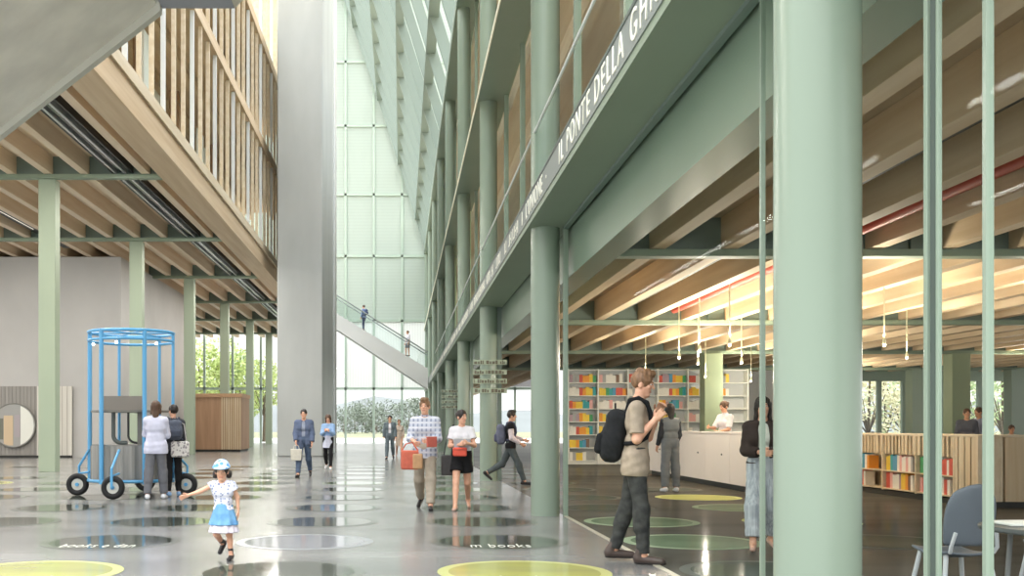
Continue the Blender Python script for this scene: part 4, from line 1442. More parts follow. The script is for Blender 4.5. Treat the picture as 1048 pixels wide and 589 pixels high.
def backpack(label, root, J, m, m2, size=(.15, .10, .23), zc=1.24, res=0.009, yo=-.205, tilt=0.0, strap=True):
    U, s = J['U'], J['s']
    c = U((0, yo, zc))
    t = thing('backpack', label, 'backpack', tuple(xf(root, (c[0], c[1], 0)))[:2] + (root.location.z + c[2] - size[2] * s,), None, root.rotation_euler.z)
    org = np.array((c[0], c[1], c[2] - size[2] * s))
    g = SDF(res)
    sz = np.array(size) * s
    cc = np.array((0, 0, sz[2]))
    T = Matrix.Rotation(D2R(tilt), 3, 'X')
    TP = lambda p: np.array(T @ Vector(tuple(np.array(p) - cc))) + cc
    g.ell(TP(cc + (0, 0, -sz[2] * .18)), np.array((sz[0] * 1.02, sz[1] * 1.05, sz[2] * .80)), k=.05, rot=T, noise=.006)
    g.rbox(TP(cc + (0, .01, 0)), np.array((sz[0] * .9, sz[1] * .78, sz[2] * .95)), .06 * s, k=.05, rot=T)
    g.ell(TP(cc + (0, 0, sz[2] * .7)), np.array((sz[0] * .8, sz[1] * .75, sz[2] * .34)), k=.05, rot=T, noise=.005)
    b_ = skin('body', g, m, t)
    g = SDF(res)
    g.rbox(TP(cc + (0, -sz[1] * .88, -sz[2] * .35)), (sz[0] * .72, sz[1] * .42, sz[2] * .40), .04 * s, rot=T)
    skin('front_pocket', g, m2, t)
    MB().tube([(-.03, .02, sz[2] * 2.05), (-.02, .02, sz[2] * 2.05 + .05), (.02, .02, sz[2] * 2.05 + .05), (.03, .02, sz[2] * 2.05)], .008, 6).build('grab_handle', m2, local(t), smooth=True)
    if strap:
        for q in (1, -1):
            pts = [np.array((q * .08 * s, sz[1] * .8, sz[2] * 1.5)) + org]
            for p in ((q * .088, -.075, 1.475), (q * .105, .0, 1.497), (q * .112, .078, 1.46), (q * .118, .118, 1.36), (q * .128, .125, 1.25), (q * .158, .088, 1.14), (q * .172, .01, 1.085), (q * .15, -.09, 1.075)):
                pts.append(U(p))
            mb_ = SDF(max(.006, res * .8))
            for a, b2 in zip(pts[:-1], pts[1:]):
                mb_.cap(a - org, b2 - org, .021 * s, k=.008)
            skin('strap', mb_, m2, t)
    return t
# ================================================================ the people
def G(px, py):
    Y = F * EYE / (py - VY)
    return gx(px, Y), Y


def HT(px, top, Y):
    return gz(top, Y)


JEANS_D = cloth('dark_grey_jeans', (70, 72, 70), rgb2=(52, 54, 54))
JEANS_B = cloth('blue_grey_jeans', (92, 108, 132), rgb2=(74, 88, 112))
BLACKC = cloth('black', (34, 34, 36))
WHITEC = cloth('white', (228, 226, 232), vary=.06)
LAV = cloth('lavender_white', (210, 212, 232), vary=.08)
TAN = cloth('tan', (172, 158, 140), rgb2=(154, 142, 126))
CHARC = cloth('charcoal', (64, 66, 72))
GREYC = cloth('mid_grey', (124, 128, 132))
SLATE = cloth('slate_blue', (96, 108, 134))
LBLUE = cloth('light_blue', (150, 180, 220))
BEIGE = cloth('beige_trousers', (176, 166, 150))
PINKW = cloth('pinkish_white', (222, 210, 214))
SHOE_B = mat('dark_brown_leather', (74, 62, 56), 0.5, 0.15, (20, 20, 20))
SHOE_W = mat('white_trainer', (224, 226, 232), 0.6)
SHOE_K = mat('black_shoe', (34, 32, 34), 0.5)
SHOE_N = mat('nude_shoe', (206, 168, 152), 0.6)
SHOE_BL = mat('blue_trainer', (140, 174, 214), 0.6)
SOLE = mat('dark_sole', (44, 40, 38), 0.8)
STAND = {1: (3, 4, 0), -1: (-2, 3, 0)}
WALK = {1: (22, 6, 0), -1: (-14, 28, 28)}
WALK2 = {-1: (22, 6, 0), 1: (-14, 28, 28)}
HANG = {1: (4, 9, 14, 20), -1: (4, 9, 14, 20)}

# main man with a backpack, in profile by the glass line
r, J = person('young man in tan t-shirt and dark jeans with black backpack, beside the glass', 2.25, 9.86, 1.81, -104,
              {1: (8, 6, 0), -1: (-10, 8, 0), 'spread': 2}, {1: (2, 8, 138, 14), -1: (22, 4, 136, 24), 'curl': 60},
              [dict(m=TAN, hem=.78, sleeves=.82, inf=.014, flare=.012, sl_r=.014)],
              [dict(m=JEANS_D, len=.97, inf=.010)], dict(m=SHOE_B, sole=SOLE, high=.2, r=.044), dict(m=HAIR_L, kind='short', quiff=True), res=.0062, head_pitch=10, lean=3, head_yaw=-6)
BPK = cloth('black_nylon', (38, 40, 42), vary=.25)
backpack('black backpack worn by the young man in the tan t-shirt', r, J, BPK, cloth('black_webbing', (28, 30, 32)), size=(.155, .115, .245), zc=1.135, yo=-.212, tilt=-11)
hw = xf(r, J[-1]['wr'] + J[-1]['fdv'] * .10 * J['s'])

# the running child
r, J = person('small child running in a blue cap, white print top and blue skirt', *G(229, 573), 0.955, 168,
              {1: (12, 70, 45), -1: (2, 10, 4), 'spread': 3}, {1: (48, 52, 14, 10), -1: (-22, 14, 28, 20), 'curl': 25},
              [dict(m=spotted('cloth_white_print', (220, 222, 236), (134, 146, 180), 34, .3), hem=.96, sleeves=.35, inf=.016, sl_r=.03, name='top')],
              [dict(m=cloth('pale_tulle', (218, 212, 224), vary=.06), kind='skirt', waist=.92, hem=.545, r0=.17, r1=.275, ruffle=.05, nr=13, name='underskirt'),
               dict(m=cloth('sky_blue', (122, 172, 212), rgb2=(100, 150, 196)), kind='skirt', waist=1.06, hem=.68, r0=.155, r1=.268, ruffle=.06, nr=9, name='skirt')],
              dict(m=SHOE_K, r=.05, high=.35), dict(m=HAIR_D, kind='sidebuns', cap=spotted('cloth_blue_cap', (186, 208, 234), (92, 148, 206), 20, .45)),
              child=True, female=False, res=.006, head_yaw=14, head_pitch=6, lean=6)

# the two at the cart
r, J = person('woman in loose white shirt and grey jeans seen from behind at the cart', *G(159.5, 510.5), 1.74, 8,
              {1: (6, 4, 0), -1: (-5, 4, 0), 'spread': 5}, {1: (20, 8, 60, 25), -1: (30, 8, 75, 25), 'curl': 35},
              [dict(m=LAV, hem=.80, sleeves=1.6, inf=.022, flare=.02)], [dict(m=cloth('grey_jeans', (112, 114, 120)), loose=.012)],
              dict(m=SHOE_W, r=.042), dict(m=HAIR_B, kind='long', len=.16), female=True, face=False, res=.009)
r, J = person('person in charcoal jacket with grey daypack at the cart, seen from behind', *G(177.5, 507.5), 1.69, 22,
              {1: (3, 4, 0), -1: (-3, 4, 0), 'spread': 2}, {1: (10, 8, 40, 25), -1: (24, 8, 60, 25), 'curl': 35},
              [dict(m=CHARC, hem=.86, sleeves=1.92, inf=.022, name='jacket')], [dict(m=BLACKC, inf=.006)],
              dict(m=SHOE_BL, r=.04), dict(m=HAIR_D, kind='short'), female=True, face=False, res=.009, head_yaw=25)
backpack('grey daypack on the back of the person in the charcoal jacket', r, J, cloth('grey_pack', (92, 98, 112)), cloth('dark_grey_pack', (76, 82, 96)), size=(.14, .085, .19), zc=1.26, yo=-.2)
# bag slung at the hip
cb = xf(r, J['U']((.10, -.17, .90)))
t = thing('tote_bag', 'white floral tote bag hanging behind the person in the charcoal jacket', 'bag', (cb.x, cb.y, cb.z - .16), None, r.rotation_euler.z)
g = SDF(.009); g.rbox((0, 0, .15), (.17, .05, .15), .04)
skin('pouch', g, spotted('cloth_floral', (222, 218, 214), (150, 144, 146), 22, .4), t)
MB().tube([(-.12, 0, .28), (-.08, .05, .62), (.0, .06, .66), (.08, .05, .62), (.12, 0, .28)], .012, 6).build('strap', cloth('floral_strap', (190, 186, 184)), local(t), smooth=True)

# pair in front of the tower
r, J = person('man in slate blue jacket holding a pale bag, walking past the concrete tower', *G(311, 487.5), 1.79, 178, WALK, {1: (10, 8, 30, 30), -1: (4, 9, 20, 20), 'curl': 45},
              [dict(m=cloth('inner_tee', (150, 158, 176)), hem=.9, sleeves=.5, inf=.010, name='shirt'), dict(m=SLATE, hem=.84, sleeves=1.9, inf=.026, open=.045, name='jacket')], [dict(m=JEANS_B)],
              dict(m=SHOE_K), dict(m=HAIR_D, kind='short'), res=.010)
h_ = xf(r, J[1]['wr'] + J[1]['fdv'] * .12)
t = thing('shopping_bag', 'pale bag carried by the man in the slate blue jacket', 'bag', (h_.x, h_.y, h_.z - .40))
MB().prism([(-.13, 0), (.13, 0), (.15, .3), (-.15, .3)], 'y', -.05, .05).build('sack', cloth('pale_canvas', (214, 210, 198)), local(t), bevel=.015)
MB().tube([(-.08, 0, .29), (-.06, 0, .38), (0, 0, .41), (.06, 0, .38), (.08, 0, .29)], .009, 6).build('handle', cloth('pale_canvas', (214, 210, 198)), t, smooth=True)
r, J = person('woman in light blue top and black leggings looking at her hands', *G(336, 480), 1.70, 176, WALK2, {1: (26, 6, 95, 35), -1: (26, 6, 95, 35), 'curl': 60},
              [dict(m=cloth('blue_denim_shirt', (146, 176, 214)), hem=1.06, sleeves=1.85, inf=.018, name='shirt'), ], [dict(m=BLACKC, inf=.006), dict(m=cloth('pale_lilac', (206, 210, 228)), kind='skirt', waist=1.09, hem=.70, r0=.15, r1=.185, ruffle=.02, name='tunic')],
              dict(m=SHOE_W), dict(m=HAIR_B, kind='long', len=.2), female=True, res=.010, head_pitch=18)

# far figures in the hall
r, J = person('man in grey suit far down the hall before the rear glass', *G(399, 469.5), 1.80, 178, WALK, HANG,
              [dict(m=WHITEC, hem=.95, sleeves=.6, inf=.008), dict(m=cloth('suit_grey', (104, 116, 122)), hem=.82, sleeves=1.95, inf=.022, open=.05, name='jacket')], [dict(m=cloth('suit_grey', (104, 116, 122)))],
              dict(m=SHOE_K), dict(m=HAIR_D, kind='short'), res=.013)
r, J = person('woman in beige dress walking beside the man in the grey suit', *G(408.5, 466.5), 1.66, 182, WALK2, HANG,
              [dict(m=cloth('beige_knit', (206, 190, 176)), hem=.95, sleeves=1.6, inf=.012)], [dict(m=cloth('beige_dress', (200, 182, 166)), kind='skirt', waist=1.05, hem=.5, r0=.14, r1=.2, ruffle=.02)],
              dict(m=SHOE_N), dict(m=HAIR_L, kind='bun'), female=True, res=.013)

# couple walking to the camera
r, J = person('tall man in plaid shirt and beige trousers carrying a red and tan bag', *G(435, 520.5), 1.76, 172, WALK2, {1: (14, 12, 70, 30), -1: (12, 8, 78, 28), 'curl': 60},
              [dict(m=plaid('cloth_plaid', (190, 196, 210), (142, 150, 172), (206, 208, 216)), hem=.82, sleeves=1.5, inf=.020, collar=True)], [dict(m=BEIGE, loose=.008)],
              dict(m=SHOE_K, r=.041), dict(m=HAIR_L, kind='short', quiff=True), res=.008, head_yaw=-6)
h_ = xf(r, J[1]['wr'] + J[1]['fdv'] * .11)
BAGR = cloth('red_bag', (206, 110, 90), vary=.2)
t = thing('shoulder_bag', 'red and tan bag at the hip of the man in the plaid shirt', 'bag', (h_.x - .1, h_.y - .06, h_.z - .42))
g = SDF(.008); g.rbox((0, 0, .17), (.14, .06, .15), .035); skin('pouch', g, BAGR, t)
g = SDF(.008); g.rbox((.12, -.02, .15), (.08, .06, .12), .03); skin('side_pocket', g, cloth('tan_bag', (190, 150, 112)), t)
MB().tube([(-.13, 0, .31), (-.06, .01, .42), (.04, .03, .44), (.13, 0, .31)], .012, 6).build('handle', BAGR, local(t), smooth=True)
h2 = xf(r, J[-1]['wr'] + J[-1]['fdv'] * .13)
t = thing('folder', 'red folder in the left hand of the man in the plaid shirt', 'folder', (h2.x + .10, h2.y - .02, h2.z - .09), None, D2R(40))
MB().box(-.10, .10, -.012, .012, 0, .16).build('cover', cloth('red_cover', (196, 104, 92)), local(t), bevel=.004)
MB().box(-.095, .095, -.008, .008, .16, .166).build('pages', WHITE, t)
r, J = person('woman in white top and black shorts holding a red pouch, beside the plaid-shirted man', *G(472.5, 521), 1.58, 176, WALK, {1: (14, 10, 92, 42), -1: (18, 14, 90, 30), 'curl': 60},
              [dict(m=cloth('white_tee', (222, 220, 224), vary=.06), hem=.98, sleeves=.6, inf=.016, sl_r=.02)], [dict(m=BLACKC, kind='shorts', len=.52, inf=.016, loose=.02)],
              dict(m=SHOE_N, r=.036), dict(m=HAIR_D, kind='bun'), skin_m=SKIN, female=True, res=.008, head_yaw=38)
c0 = xf(r, J['U']((.03, .255, 1.02)))
t = thing('pouch', 'red pouch held at the waist by the woman in black shorts', 'pouch', (c0.x, c0.y, c0.z - .06), None, D2R(-4))
g = SDF(.007); g.rbox((0, 0, .07), (.11, .03, .07), .025); skin('pouch_body', g, cloth('bright_red', (222, 96, 78)), t)
MB().box(-.09, .09, -.033, -.029, .10, .106).build('zip', BLACK, local(t))
c0 = xf(r, J['U']((-.01, .2, 1.16)))
t = thing('notebook', 'grey notebook held against the white top of the woman in shorts', 'notebook', (c0.x, c0.y - .02, c0.z - .1), None, D2R(-4))
MB().box(-.13, .13, -.01, .01, 0, .19).build('cover', cloth('grey_board', (168, 170, 174)), local(t), bevel=.003)
MB().box(-.125, .125, -.007, .007, .19, .196).build('pages', WHITE, t)
c0 = xf(r, J['U']((.25, -.02, .80)))
t = thing('handbag', 'dark handbag hanging at the side of the woman in black shorts', 'bag', (c0.x, c0.y, c0.z - .16))
g = SDF(.008); g.rbox((0, 0, .15), (.10, .06, .16), .03); skin('pouch', g, cloth('dark_bag', (72, 70, 70)), t)
MB().tube([(-.06, 0, .29), (.0, .0, .62), (.1, .02, .80), (.06, 0, .29)], .010, 6).build('strap', BLACK, local(t), smooth=True)

# walker with blue-grey backpack
r, J = person('man with blue-grey backpack striding to the right between green columns', *G(522.5, 495.5), 1.70, -94, {1: (26, 8, 0), -1: (-26, 34, 40), 'spread': 2}, {1: (6, 6, 55, 20), -1: (18, 6, 60, 20), 'curl': 45},
              [dict(m=PINKW, hem=.90, sleeves=1.9, inf=.014, name='shirt'), dict(m=BLACKC, hem=.88, sleeves=.25, inf=.024, open=.07, name='vest')], [dict(m=cloth('slate_jeans', (84, 92, 94)))],
              dict(m=SHOE_K, r=.041), dict(m=HAIR_D, kind='short', quiff=True), res=.009)
backpack('blue-grey backpack on the man striding between the columns', r, J, cloth('blue_grey_pack', (104, 108, 126)), cloth('blue_grey_pack_dark', (84, 88, 108)), size=(.16, .12, .23), zc=1.20, yo=-.23)

# inside the library
r, J = person('woman in grey dungarees over dark sleeves, back turned, before the pale desk', *G(686, 503), 1.74, 4, {1: (2, 3, 0), -1: (-3, 3, 0), 'spread': 4}, {1: (6, 8, 30, 30), -1: (4, 10, 20, 10), 'curl': 35},
              [dict(m=CHARC, hem=.95, sleeves=1.9, inf=.010, name='jumper'), dict(m=GREYC, hem=.95, sleeves=0, inf=.017, name='bib')], [dict(m=cloth('grey_dungarees', (122, 126, 132)), loose=.012, inf=.016)],
              dict(m=SHOE_W), dict(m=HAIR_D, kind='long', len=.17), female=True, face=False, res=.010)
r, J = person('librarian with brown hair in a white shirt behind the pale desk', gx(742, 24.4), 24.4, 1.88, 118, STAND, {1: (30, 8, 70, 25), -1: (20, 8, 60, 25), 'curl': 40},
              [dict(m=WHITEC, hem=.9, sleeves=.9, inf=.018, collar=True)], [dict(m=CHARC)], dict(m=SHOE_K), dict(m=HAIR_B, kind='bun'), female=True, res=.010, head_pitch=14)
STRIPE = mat('striped_pale_trousers', (196, 202, 206), 0.85, 0.25, (60, 60, 0.5), rgb2=(150, 158, 166), spec=.2)
r, J = person('woman in dark cardigan and pale wide trousers behind the slim green mullion', *G(780.5, 562), 1.60, 168, {1: (14, 5, 0), -1: (-10, 12, 10), 'spread': 4}, {1: (14, 8, 80, 40), -1: (14, 8, 80, 40), 'curl': 55},
              [dict(m=cloth('white_blouse', (206, 210, 200)), hem=.98, sleeves=.7, inf=.010, name='blouse'), dict(m=cloth('dark_brown_knit', (66, 56, 52)), hem=.98, sleeves=1.8, inf=.022, open=.06, name='cardigan')], [dict(m=STRIPE, len=.84, loose=.028, inf=.014)],
              dict(m=SHOE_N, r=.036), dict(m=HAIR_D, kind='long', len=.22), female=True, res=.007)
r, J = person('person with tan face in dark grey top behind the slatted bookcase', gx(989.5, 25), 25, 1.72, 155, STAND, HANG, [dict(m=cloth('dark_grey_top', (86, 88, 98)), hem=.88, sleeves=1.9, inf=.018)],
              [dict(m=CHARC)], dict(m=SHOE_K), dict(m=HAIR_B, kind='short'), skin_m=SKIN2, res=.012, head_yaw=10)
r, J = person('person in bluish grey shirt on the right, behind the slatted bookcase', gx(1002.5, 25.6), 25.6, 1.76, 100, STAND, HANG, [dict(m=cloth('bluish_grey_top', (140, 144, 164)), hem=.88, sleeves=1.9, inf=.018)],
              [dict(m=CHARC)], dict(m=SHOE_K), dict(m=HAIR_B, kind='short'), skin_m=SKIN2, res=.012)
SITX, SITY = gx(1035, 30.4), 30.4
r, J = person('person seated at the far white table by the garden windows', SITX, SITY, 1.72, 175, {1: (84, 84, 0), -1: (80, 84, 0), 'spread': 6}, {1: (28, 8, 70, 25), -1: (28, 8, 70, 25), 'curl': 40},
              [dict(m=cloth('cream_shirt', (206, 200, 186)), hem=.9, sleeves=1.7, inf=.016)], [dict(m=CHARC)], dict(m=SHOE_K), dict(m=HAIR_B, kind='short'), skin_m=SKIN2, res=.012, seat=.46)

# on the far stair
for lab, px, py, htop, hd, tp, bt, fem in (('person in blue shirt with small backpack going up the far stair', 372.5, 335.5, 310.5, 60, cloth('stair_blue', (134, 154, 196)), cloth('stair_navy', (70, 80, 110)), False),
                                           ('person in white top and grey shorts coming down the far stair', 417.5, 364, 337, 120, WHITEC, cloth('stair_grey', (130, 130, 136)), True)):
    Ys = 70.35
    Xs = gx(px, Ys)
    zs = gz(py, Ys)
    r, J = person(lab, Xs, Ys, 1.72, hd, {1: (14, 14, 0), -1: (0, 3, 0), 'spread': 2}, HANG, [dict(m=tp, hem=.86, sleeves=1.0 if fem else 1.9, inf=.02)], [dict(m=bt, kind='shorts', len=.8, inf=.016) if fem else dict(m=bt)],
                  dict(m=SHOE_K), dict(m=HAIR_B if not fem else HAIR_L, kind='short'), female=fem, res=.014, face=False, z=STAIRZ(Xs))
    if not fem:
        backpack('dark blue backpack of the person going up the far stair', r, J, cloth('stair_pack', (92, 106, 140)), cloth('stair_pack_dark', (76, 88, 120)), size=(.15, .09, .2), zc=1.25, yo=-.2, res=.012, strap=False)
# ================================================================ blue cart
BLUE = mat('sky_blue_steel', (92, 166, 214), 0.35, 0.05, (3, 3, 3))
GALV = mat('grey_corrugated', (150, 150, 146), 0.5, 0.12, (14, 14, 0.6), rgb2=(124, 124, 120))
TYRE = mat('black_rubber', (26, 27, 28), 0.7)
HUBM = mat('pale_wheel_disc', (206, 206, 198), 0.5)
cx, cy = -5.17, 19.6
ct = thing('kiosk_cart', 'blue framed round kiosk cart on rubber wheels', 'cart', (cx, cy, 0))
R_ = 0.79
m_ = MB()
prof = []
NS = 96
vs, fs = [], []
for z in (0.29, 0.95):
    for i in range(NS):
        rr = (R_ - 0.05) + (0.012 if i % 4 < 2 else -0.012)
        a = 2 * PI * i / NS
        vs.append((cx + rr * math.cos(a), cy + rr * math.sin(a), z))
for i in range(NS):
    fs.append((i, (i + 1) % NS, NS + (i + 1) % NS, NS + i))
fs += [tuple(range(NS - 1, -1, -1)), tuple(range(NS, 2 * NS))]
m_.add(vs, fs)
m_.build('drum', GALV, ct)
m_ = MB().lathe([(R_ - 0.06, 0.951), (R_ - 0.06, 0.975)], cx, cy, 48)
m_.build('drum_top', mat('grey_cart_top', (128, 128, 124), 0.5), ct)
for i in range(6):
    a = D2R(60 * i + 2)
    px_, py_ = cx + R_ * math.cos(a), cy + R_ * math.sin(a)
    lowz = 0.25
    MB().tube([(px_, py_, lowz), (px_, py_, 3.12)], 0.042 if i in (4, 5, 3) else 0.03, 10).build('post', BLUE, ct, smooth=True)
for z, r in ((3.10, 0.03), (2.94, 0.026)):
    pts = [(cx + R_ * math.cos(2 * PI * i / 40), cy + R_ * math.sin(2 * PI * i / 40), z) for i in range(40)]
    MB().tube(pts, r, 8, closed=True).build('hoop', BLUE, ct, smooth=True)
MB().tube([(cx + R_ * math.cos(2 * PI * i / 40), cy + R_ * math.sin(2 * PI * i / 40), 0.30) for i in range(40)], 0.03, 8, closed=True).build('hoop', BLUE, ct, smooth=True)
for i in range(3):
    a = D2R(60 * i + 2)
    MB().tube([(cx + R_ * math.cos(a), cy + R_ * math.sin(a), 3.1), (cx - R_ * math.cos(a), cy - R_ * math.sin(a), 3.1)], 0.016, 8).build('roof_bar', BLUE, ct, smooth=True)
MB().lathe([(R_ - 0.05, 1.585), (R_ - 0.05, 1.62)], cx, cy, 48).build('counter', mat('thin_dark_counter', (112, 110, 104), 0.4), ct)
pn = MB().box(cx - 0.46, cx + 0.28, cy - 0.30, cy - 0.27, 1.625, 1.89).build('sign_panel', mat('taupe_panel', (132, 126, 118), 0.5), ct)
DGR = mat('dark_green_grey_pipe', (86, 94, 92), 0.4)
for (x0, mm, r_) in ((-0.22, DGR, 0.04), (0.06, BLACK, 0.022)):
    pts = [(cx + x0, cy - 0.45, 1.58), (cx + x0, cy - 0.45, 1.14)] + [(cx + x0 + 0.16 - 0.16 * math.cos(t * PI / 2 / 5), cy - 0.45, 1.14 - 0.13 * math.sin(t * PI / 2 / 5)) for t in range(1, 6)] + [(cx + x0 + 0.26, cy - 0.45, 1.01)]
    MB().tube(pts, r_, 8).build('pipe', mm, ct, smooth=True)
MB().box(cx + 0.24, cx + 0.34, cy - 0.5, cy - 0.42, 0.976, 1.584).build('stand', mat('grey_stand', (108, 108, 104), 0.5), ct)
WARM = emit_mat('small_warm_bulb', (255, 246, 225), 4.0)
for a in (200, 262, 325):
    bx, by = cx + 0.7 * math.cos(D2R(a)), cy + 0.7 * math.sin(D2R(a))
    MB().tube([(bx, by, 2.9), (cx + R_ * math.cos(D2R(a)), cy + R_ * math.sin(D2R(a)), 2.94)], 0.008, 6).build('lamp_arm', BLUE, ct)
    MB().ball((bx, by, 2.87), 0.028).build('bulb', WARM, ct, smooth=True)
for (wx, wy) in ((-6.17, 19.5), (-5.20, 18.45), (-5.22, 20.85), (-4.10, 19.5)):
    r0, rt = 0.215, 0.055
    ring = [(wx + (r0 - rt) * math.cos(2 * PI * i / 32), wy, r0 + (r0 - rt) * math.sin(2 * PI * i / 32)) for i in range(32)]
    wh = MB().tube(ring, rt, 10, closed=True).build('wheel', TYRE, ct, smooth=True)
    disc = MB()
    for ys in (wy - 0.02,):
        c_ = [(wx + (r0 - rt * 1.3) * math.cos(2 * PI * i / 32), r0 + (r0 - rt * 1.3) * math.sin(2 * PI * i / 32)) for i in range(32)]
        disc.prism(c_, 'y', wy - 0.02, wy + 0.02)
    disc.build('wheel_disc', HUBM, wh)
    MB().tube([(wx, wy - 0.06, r0), (wx, wy + 0.06, r0)], 0.035, 10).build('hub', BLUE, wh, smooth=True)
    ddx, ddy = cx - wx, cy - wy
    dl = math.hypot(ddx, ddy)
    ax_, ay_ = cx - ddx / dl * (R_ + 0.0), cy - ddy / dl * (R_ + 0.0)
    off = -0.09 if wy < 19.2 else 0.09
    MB().tube([(wx, wy + off, r0), (wx, wy + off, 0.56), (ax_, ay_, 0.88)], 0.024, 8).build('fork', BLUE, ct, smooth=True)
    MB().tube([(wx, wy + off, 0.42), (ax_, ay_, 0.45)], 0.02, 8).build('fork', BLUE, ct, smooth=True)
    MB().tube([(wx, wy - 0.02, r0), (wx, wy + off, r0)], 0.02, 8).build('axle', BLUE, ct, smooth=True)

# ================================================================ library furniture
DESKM = mat('pale_blush_board', (248, 236, 228), 0.6, 0.05, (1, 1, 1))
dk = thing('service_desk', 'long pale blush service desk with a dark plinth inside the library', 'desk', (7.2, 17.9, 0))
n = 6
ys = [17.9 + (28.4 - 17.9) * i / n for i in range(n + 1)]
for i in range(n):
    MB().box(6.85, 6.89, ys[i] + 0.006, ys[i + 1] - 0.006, 0.12, 1.16).build('front_panel', DESKM, dk)
    MB().ball((6.845, ys[i] + 0.5, 0.72), 0.02, 8, 6).build('fixing', DARK, dk)
MB().box(6.9, 7.22, 17.9, 28.4, 0.12, 1.16).build('body', DESKM, dk)
MB().box(6.84, 7.26, 17.86, 28.44, 1.165, 1.205).build('top', DESKM, dk)
MB().box(6.92, 7.2, 17.95, 28.35, 0, 0.12).build('plinth', DARK, dk)

COLS = {'orange': (238, 158, 60), 'yellow': (240, 204, 72), 'green': (72, 158, 104), 'teal': (56, 158, 166), 'red': (212, 92, 76), 'white': (238, 234, 226), 'mauve': (176, 152, 164),
        'grey': (172, 172, 172), 'blue': (84, 150, 186), 'pink': (232, 176, 172), 'brown': (128, 100, 84)}
BKM = {k_: mat('book_cover_' + k_, v, 0.6) for k_, v in COLS.items()}
PAGES = mat('book_pages', (236, 230, 214), 0.8)
BMESH = {}


def book_mesh(col, th, h, d=0.2):
    key = (col, round(th, 3), round(h, 3))
    if key not in BMESH:
        b_ = MB()
        b_.cur = 0
        b_.box(0, th, 0, 0.006, 0, h)                       # spine
        b_.box(0, 0.005, 0.006, d, 0, h).box(th - 0.005, th, 0.006, d, 0, h)
        b_.cur = 1
        b_.box(0.005, th - 0.005, 0.006, d - 0.008, 0.006, h - 0.006)
        o_ = b_.build('book', [BKM[col], PAGES])
        me_ = o_.data
        bpy.data.objects.remove(o_)
        BMESH[key] = me_
    return BMESH[key]


def book(col, th, h, loc, rz, label, group):
    o_ = bpy.data.objects.new('book', book_mesh(col, th, h))
    C.objects.link(o_)
    o_.location = loc; o_.rotation_euler = (0, 0, rz)
    tag(o_, label, 'book', group)
    return o_


bc = thing('bookcase', 'wide white bookcase full of coloured books at the back of the library', 'bookcase', (8.3, 36.4, 0))
BX0, BW, NB = 5.88, 1.056, 6
BY = 36.1
NRW = 7
ZS = [0.1 + 0.4586 * i for i in range(NRW + 1)]
for i in range(NB + 1):
    MB().box(BX0 + BW * i - 0.025, BX0 + BW * i + 0.025, BY, BY + 0.42, 0, 3.36).build('divider', WHITE, bc)
for i in range(NB):
    for z in ZS:
        MB().box(BX0 + BW * i + 0.026, BX0 + BW * (i + 1) - 0.026, BY + 0.005, BY + 0.40, z, z + 0.03).build('shelf', WHITE, bc)
MB().box(BX0, BX0 + BW * NB, BY + 0.405, BY + 0.43, 0.02, 3.36).build('back_panel', mat('grey_shelf_back', (196, 198, 200), 0.7), bc)
MB().box(BX0 + 0.03, BX0 + BW * NB - 0.03, BY + 0.06, BY + 0.40, 0, 0.095).build('plinth', WHITE, bc)
rows = {   # from the top shelf down; one word per book, - leaves a gap
    0: ['mauve grey grey red orange orange yellow green', 'pink grey white white white brown white', 'red red orange white grey', 'red mauve mauve blue orange yellow yellow green', 'red red white white -', 'white grey yellow'],
    1: ['white white white red orange yellow yellow teal', 'yellow yellow green teal blue red red orange', 'white grey white white', 'white white white red yellow orange green teal', 'orange yellow yellow white', 'yellow orange white'],
    2: ['red orange yellow yellow teal teal pink', 'white white white pink white white white white', 'white white orange', 'yellow orange mauve teal blue teal pink', 'white white white grey', 'white'],
    3: ['mauve grey mauve orange yellow yellow green', 'orange yellow teal', 'white grey teal blue teal', 'orange yellow yellow green green', 'pink pink white', 'white'],
    4: ['white white red orange orange yellow teal', 'yellow orange green', 'white white teal teal', 'white grey', 'white'],
    5: ['yellow yellow orange teal blue brown', 'white pink grey', 'white white grey'],
    6: ['white grey yellow yellow white', 'white yellow grey', 'white grey white'],
}
random.seed(9)
SHN = ['top', 'second', 'third', 'fourth', 'fifth', 'sixth', 'lowest']
for r_, cells in rows.items():
    zb_ = ZS[NRW - 1 - r_] + 0.031
    for i, cell in enumerate(cells):
        ws = cell.split()
        th = min(0.115, 0.97 / max(len(ws), 8)) * 1.0
        x = BX0 + BW * i + 0.04
        for q_, c_ in enumerate(ws):
            if c_ == '-':
                x += th; continue
            h_ = random.choice((0.24, 0.27, 0.30))
            book(c_, th, h_, (x, BY + 0.03, zb_), 0, '%s book, %s from left on the %s shelf in the %s bay, white bookcase' % (c_, ORD[q_], SHN[r_], ORD[i]), 'books in the white bookcase')
            x += th + 0.003

